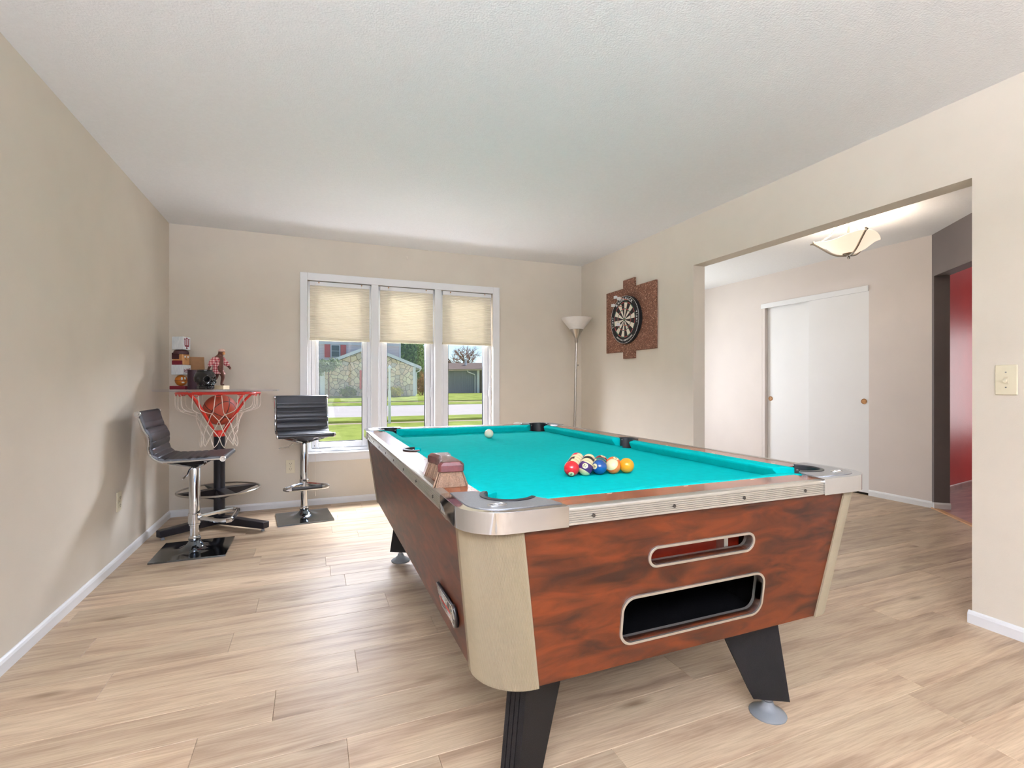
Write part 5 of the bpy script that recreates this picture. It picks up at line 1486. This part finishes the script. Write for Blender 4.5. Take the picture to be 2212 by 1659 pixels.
# --- stone gabled house
hs2 = thing('stone_house', 'neighbour house with stone gable, pink siding and red shutters', 'house', (3.8, 36.0, 0.3))
ox, oy, oz = 3.8, 36.0, 0.3
gab = [(0.75 - ox, 0.0), (6.95 - ox, 0.0), (6.95 - ox, 2.1), (3.74 - ox, 3.36), (0.75 - ox, 2.1)]
sw_ = obj('stone_wall', MB().prism(gab, 0.02, 0.4, lambda x, y, z: (x, z, y)), 'mortar', hs2)
# crazy-paved stones: Voronoi cells of jittered points, clipped to the gable
def clip(poly, a, b, c):
    out = []
    for i in range(len(poly)):
        p, q_ = poly[i], poly[(i + 1) % len(poly)]
        dp = a * p[0] + b * p[1] - c; dq = a * q_[0] + b * q_[1] - c
        if dp <= 0: out.append(p)
        if dp * dq < 0:
            t = dp / (dp - dq); out.append((p[0] + (q_[0] - p[0]) * t, p[1] + (q_[1] - p[1]) * t))
    return out
rs = random.Random(21); seeds = []
tries = 0
while len(seeds) < 200 and tries < 6000:
    tries += 1
    p = (rs.uniform(-3.05, 3.15), rs.uniform(0, 3.35))
    lim = 0.27 if rs.random() < 0.5 else 0.16
    if all((p[0] - s[0]) ** 2 + (p[1] - s[1]) ** 2 > lim * lim for s in seeds): seeds.append(p)
wins = (3.05 - ox, 4.35 - ox, 0.5, 1.85)
for i, s in enumerate(seeds):
    poly = list(gab)
    for j, q_ in enumerate(seeds):
        if i == j or (s[0] - q_[0]) ** 2 + (s[1] - q_[1]) ** 2 > 2.0: continue
        a, b = q_[0] - s[0], q_[1] - s[1]
        L_ = math.hypot(a, b)
        c = (q_[0] ** 2 + q_[1] ** 2 - s[0] ** 2 - s[1] ** 2) / 2 - 0.011 * L_
        poly = clip(poly, a, b, c)
        if len(poly) < 3: break
    if len(poly) < 3: continue
    cx_, cy_ = sum(p[0] for p in poly) / len(poly), sum(p[1] for p in poly) / len(poly)
    n_ = len(poly); dpt_ = rs.uniform(0.03, 0.07)
    vs = [(x, 0.03, y) for x, y in poly] + [(x, -dpt_ + 0.03, y) for x, y in poly] + [(cx_ + (x - cx_) * 0.86, -dpt_ + 0.005, cy_ + (y - cy_) * 0.86) for x, y in poly]
    fs = [tuple(range(2 * n_, 3 * n_))] + [(l * n_ + k, l * n_ + (k + 1) % n_, (l + 1) * n_ + (k + 1) % n_, (l + 1) * n_ + k) for l in range(2) for k in range(n_)]
    obj('stone', MB().add(vs, fs), 'stone_%d' % rs.randrange(6), sw_)
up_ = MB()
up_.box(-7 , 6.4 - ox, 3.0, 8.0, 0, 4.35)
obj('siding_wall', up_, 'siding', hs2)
obj('corner_board', MB().box(6.32 - ox, 6.46 - ox, 2.96, 3.1, 2.2, 4.35), 'trim_white', hs2)
obj('frieze_board', MB().box(-7, 6.46 - ox, 2.9, 3.02, 3.84, 3.99), 'trim_white', hs2)
obj('soffit', MB().box(-7.2, 6.75 - ox, 2.8, 3.0, 4.15, 4.35), 'trim_white', hs2)
mr_ = MB().hexa([(-7.3, 2.75, 4.35), (6.9 - ox, 2.75, 4.35), (6.9 - ox, 8.5, 4.35), (-7.3, 8.5, 4.35), (-7.3, 5.0, 6.0), (6.9 - ox, 5.0, 6.0), (6.9 - ox, 5.9, 6.0), (-7.3, 5.9, 6.0)])
obj('main_roof', mr_, 'shingle', hs2)
uw = obj('upper_window', MB().box(1.28 - ox, 1.96 - ox, 2.93, 3.0, 2.86, 3.82), 'trim_white', hs2)
obj('pane', MB().box(1.35 - ox, 1.89 - ox, 2.915, 2.935, 3.36, 3.76), 'house_glass', uw); obj('pane', MB().box(1.35 - ox, 1.89 - ox, 2.915, 2.935, 2.92, 3.32), 'house_glass', uw)
for a, b in ((0.86, 1.25), (1.99, 2.38)):
    sh_ = MB().box(a - ox, b - ox, 2.93, 2.99, 2.86, 3.82)
    for k in range(12): sh_.box(a - ox + 0.04, b - ox - 0.04, 2.915, 2.93, 2.92 + k * 0.072, 2.965 + k * 0.072)
    obj('shutter', sh_, 'shutter_red', hs2)
# gable roof with white rakes
for (xa, za, xb, zb) in ((0.3 - ox, 2.02, 3.74 - ox, 3.46), (3.74 - ox, 3.46, 7.43 - ox, 2.02)):
    m = MB().hexa([(xa, -0.1, za), (xb, -0.1, zb), (xb, 3.0, zb), (xa, 3.0, za), (xa, -0.1, za + 0.14), (xb, -0.1, zb + 0.14), (xb, 3.0, zb + 0.14), (xa, 3.0, za + 0.14)])
    obj('gable_roof', m, 'shingle', hs2)
    m = MB().hexa([(xa, -0.16, za - 0.08), (xb, -0.16, zb - 0.08), (xb, -0.1, zb - 0.08), (xa, -0.1, za - 0.08), (xa, -0.16, za + 0.15), (xb, -0.16, zb + 0.15), (xb, -0.1, zb + 0.15), (xa, -0.1, za + 0.15)])
    obj('rake_board', m, 'trim_white', hs2)
obj('corner_board', MB().box(6.84 - ox, 7.04 - ox, -0.08, 0.4, 0, 2.12), 'trim_white', hs2)
gt = MB().tube([(7.36 - ox, -0.3, 2.0), (7.3 - ox, -0.25, 1.84), (7.08 - ox, -0.1, 1.7), (7.08 - ox, -0.08, 0.1)], 0.045, 8)
obj('downspout', gt, 'trim_white', hs2)
obj('gutter', MB().box(7.25 - ox, 7.42 - ox, -0.35, 3.0, 1.95, 2.08), 'trim_white', hs2)
lw = obj('lower_window', MB().box(3.4 - ox, 4.1 - ox, -0.09, 0.0, 0.5, 1.83), 'trim_white', hs2)
obj('pane', MB().box(3.47 - ox, 4.03 - ox, -0.1, -0.085, 0.56, 1.77), 'house_glass', lw)
for a, b in ((3.10, 3.38), (4.12, 4.4)): obj('shutter', MB().box(a - ox, b - ox, -0.1, 0.0, 0.5, 1.83), 'shutter_red', hs2)
obj('porch_column', MB().box(0.5 - ox, 0.8 - ox, -0.6, -0.3, 0.0, 1.95).box(0.46 - ox, 0.84 - ox, -0.64, -0.26, 1.85, 1.95).box(0.46 - ox, 0.84 - ox, -0.64, -0.26, 0, 0.1), 'trim_white', hs2)

# --- grey garage
gg = thing('grey_garage', 'low grey garage with shingle roof right of the stone house', 'garage', (13.8, 46, 0.17))
obj('wall', MB().box(-1.95, 1.35, 0, 5, 0, 2.5), 'garage_paint', gg)
for k in range(16):
    obj('batten', MB().box(-1.9 + 0.2 * k, -1.86 + 0.2 * k, -0.03, 0, 0, 2.25), 'garage_paint', gg)
obj('brick_wall', MB().box(1.45, 6, -0.1, 5, 0, 2.6), 'dark_brick', gg)
obj('corner_board', MB().box(1.22, 1.46, -0.12, 0.0, 0, 2.45), 'trim_white', gg)
obj('corner_board', MB().box(-1.72, -1.62, -0.05, 0.0, 0, 2.3), 'trim_white', gg)
obj('roof', MB().hexa([(-2.3, -0.5, 2.3), (6, -0.5, 2.52), (6, 5.5, 2.52), (-2.3, 5.5, 2.3), (-2.3, -0.5, 2.42), (6, -0.5, 2.64), (6, 3.5, 3.35), (-1.2, 3.5, 3.2)]), 'shingle', gg)
obj('gutter', MB().hexa([(-2.3, -0.62, 2.26), (1.6, -0.62, 2.36), (1.6, -0.5, 2.36), (-2.3, -0.5, 2.26), (-2.3, -0.62, 2.38), (1.6, -0.62, 2.5), (1.6, -0.5, 2.5), (-2.3, -0.5, 2.38)]), 'concrete_walk', gg)
obj('downspout', MB().tube([(0.05, -0.56, 2.38), (0.15, -0.5, 2.2), (0.95, -0.2, 1.95), (1.0, -0.1, 1.8), (1.0, -0.1, 0.05)], 0.05, 8), 'trim_white', gg)
obj('roof_vent', MB().cyl((0.7, 2.0, 0), 0.12, 2.9, 3.5, 12).cyl((0.7, 2.0, 0), 0.2, 3.5, 3.58, 12), 'trim_white', gg)

# --- plants
def foliage(n_, c, rad, size, seed, flat=1.0):
    r_ = random.Random(seed); m = MB()
    for i in range(n_):
        u, v, w = r_.gauss(0, 1), r_.gauss(0, 1), r_.gauss(0, 1)
        L_ = math.sqrt(u * u + v * v + w * w) or 1
        k = (0.55 + 0.45 * r_.random() ** 0.5) * (0.85 + 0.3 * math.sin(3 * u + 2 * w + seed))
        p = Vector((c[0] + rad[0] * k * u / L_, c[1] + rad[1] * k * v / L_, c[2] + rad[2] * k * w / L_))
        a = Vector((r_.gauss(0, 1), r_.gauss(0, 1), r_.gauss(0, 1))).normalized(); b = a.orthogonal().normalized()
        s = size * r_.uniform(0.6, 1.4)
        m.add([p + a * s, p + b * s * 0.5, p - a * s, p - b * s * 0.5], [(0, 1, 2, 3)])
    return m.mesh('foliage')
def plant(name, label, cat, loc, crowns, mat, size, n_, seed, trunk=None, group=None):
    t = thing(name, label, cat, loc, 0, group)
    for i, (c, rad) in enumerate(crowns):
        o = obj('foliage', foliage(n_, c, rad, size, seed + i), mat, t); o['kind'] = 'stuff'
    st = MB(); th, tr = trunk or (0.5, 0.05)
    st.tube([(0, 0, -0.05), (0.02, 0, th * 0.5), (0, 0, th)], [tr, tr * 0.9, tr * 0.6], 8)
    obj('trunk', st, 'bark', t)
    return t
plant('round_shrub', 'round green shrub before the stone wall, left of the house window', 'shrub', (2.25, 35.2, 0.26), [((0, 0, 0.36), (0.52, 0.4, 0.38)), ((0.2, 0, 0.3), (0.36, 0.3, 0.32))], 'leaf_dark', 0.05, 1500, 4)
plant('golden_shrub', 'yellow green shrub before the stone wall, right of the house window', 'shrub', (5.5, 35.2, 0.26), [((0, 0, 0.36), (0.5, 0.4, 0.36)), ((-0.15, 0, 0.3), (0.4, 0.3, 0.3))], 'leaf_yellow', 0.05, 1500, 8)
plant('dry_shrub', 'tall dry tan shrub at the right corner of stone house', 'shrub', (7.75, 37.0, 0.28), [((0, 0, 0.9), (0.45, 0.45, 0.95)), ((0.6, 0.2, 0.8), (0.4, 0.4, 0.85))], 'dry_shrub', 0.07, 1100, 12)
plant('pale_climber', 'pale leafy small tree at the left porch corner of house', 'tree', (1.0, 34.3, 0.22), [((0.1, 0, 2.25), (0.7, 0.4, 0.42)), ((-0.5, 0, 2.0), (0.6, 0.4, 0.5))], 'leaf_pale', 0.07, 900, 16, (2.0, 0.05))
plant('evergreen_tree', 'large dense green tree rising behind the stone house', 'tree', (8.75, 45.2, 0.27), [((0, 0, 3.4), (1.5, 1.5, 3.3)), ((0.6, 0, 2.0), (1.2, 1.2, 1.9)), ((-0.5, 0, 4.4), (1.3, 1.3, 2.4))], 'leaf_green', 0.11, 5000, 20, (4, 0.25))
# bare tree
bt = thing('bare_tree', 'bare reddish tree with crossing branches behind the grey garage', 'tree', (17.6, 59, 0.2))
rt_ = random.Random(31); tm = MB(); tw = MB()
def branch(p, d, L_, r_, depth):
    q_ = p + d * L_
    mid = p.lerp(q_, 0.5) + Vector((rt_.gauss(0, .05), rt_.gauss(0, .05), rt_.gauss(0, .05))) * L_
    (tm if depth < 3 else tw).tube([p, mid, q_], [r_, r_ * 0.85, r_ * 0.7], 6 if depth < 3 else 4)
    if depth >= 5: return
    for k in range(4 if depth < 4 else 4):
        nd = (d + Vector((rt_.gauss(0, .55), rt_.gauss(0, .5), rt_.gauss(0.05, .35)))).normalized()
        branch(p.lerp(q_, rt_.uniform(0.45, 1.0)), nd, L_ * rt_.uniform(0.55, 0.8), r_ * 0.55, depth + 1)
branch(Vector((0, 0, 0)), Vector((-0.12, 0, 1)).normalized(), 2.9, 0.2, 0)
branch(Vector((0, 0, 2.0)), Vector((-0.75, -0.1, 0.62)).normalized(), 3.0, 0.13, 1)
obj('trunk', tm, 'bark', bt); o = obj('twigs', tw, 'twig', bt); o['kind'] = 'stuff'
# white lamp post by the sidewalk
lpst = thing('yard_post', 'slim white yard post with cap at the sidewalk edge', 'post', (2.62, 18.25, -0.3))
obj('shaft', MB().box(-0.045, 0.045, -0.045, 0.045, 0, 1.2).box(-0.03, 0.03, -0.03, 0.03, 1.2, 2.0), 'trim_white', lpst)
obj('cap', MB().box(-0.065, 0.065, -0.065, 0.065, 2.0, 2.06).hexa([(-0.05, -0.05, 2.06), (0.05, -0.05, 2.06), (0.05, 0.05, 2.06), (-0.05, 0.05, 2.06), (-0.01, -0.01, 2.13), (0.01, -0.01, 2.13), (0.01, 0.01, 2.13), (-0.01, 0.01, 2.13)]), 'trim_white', lpst)
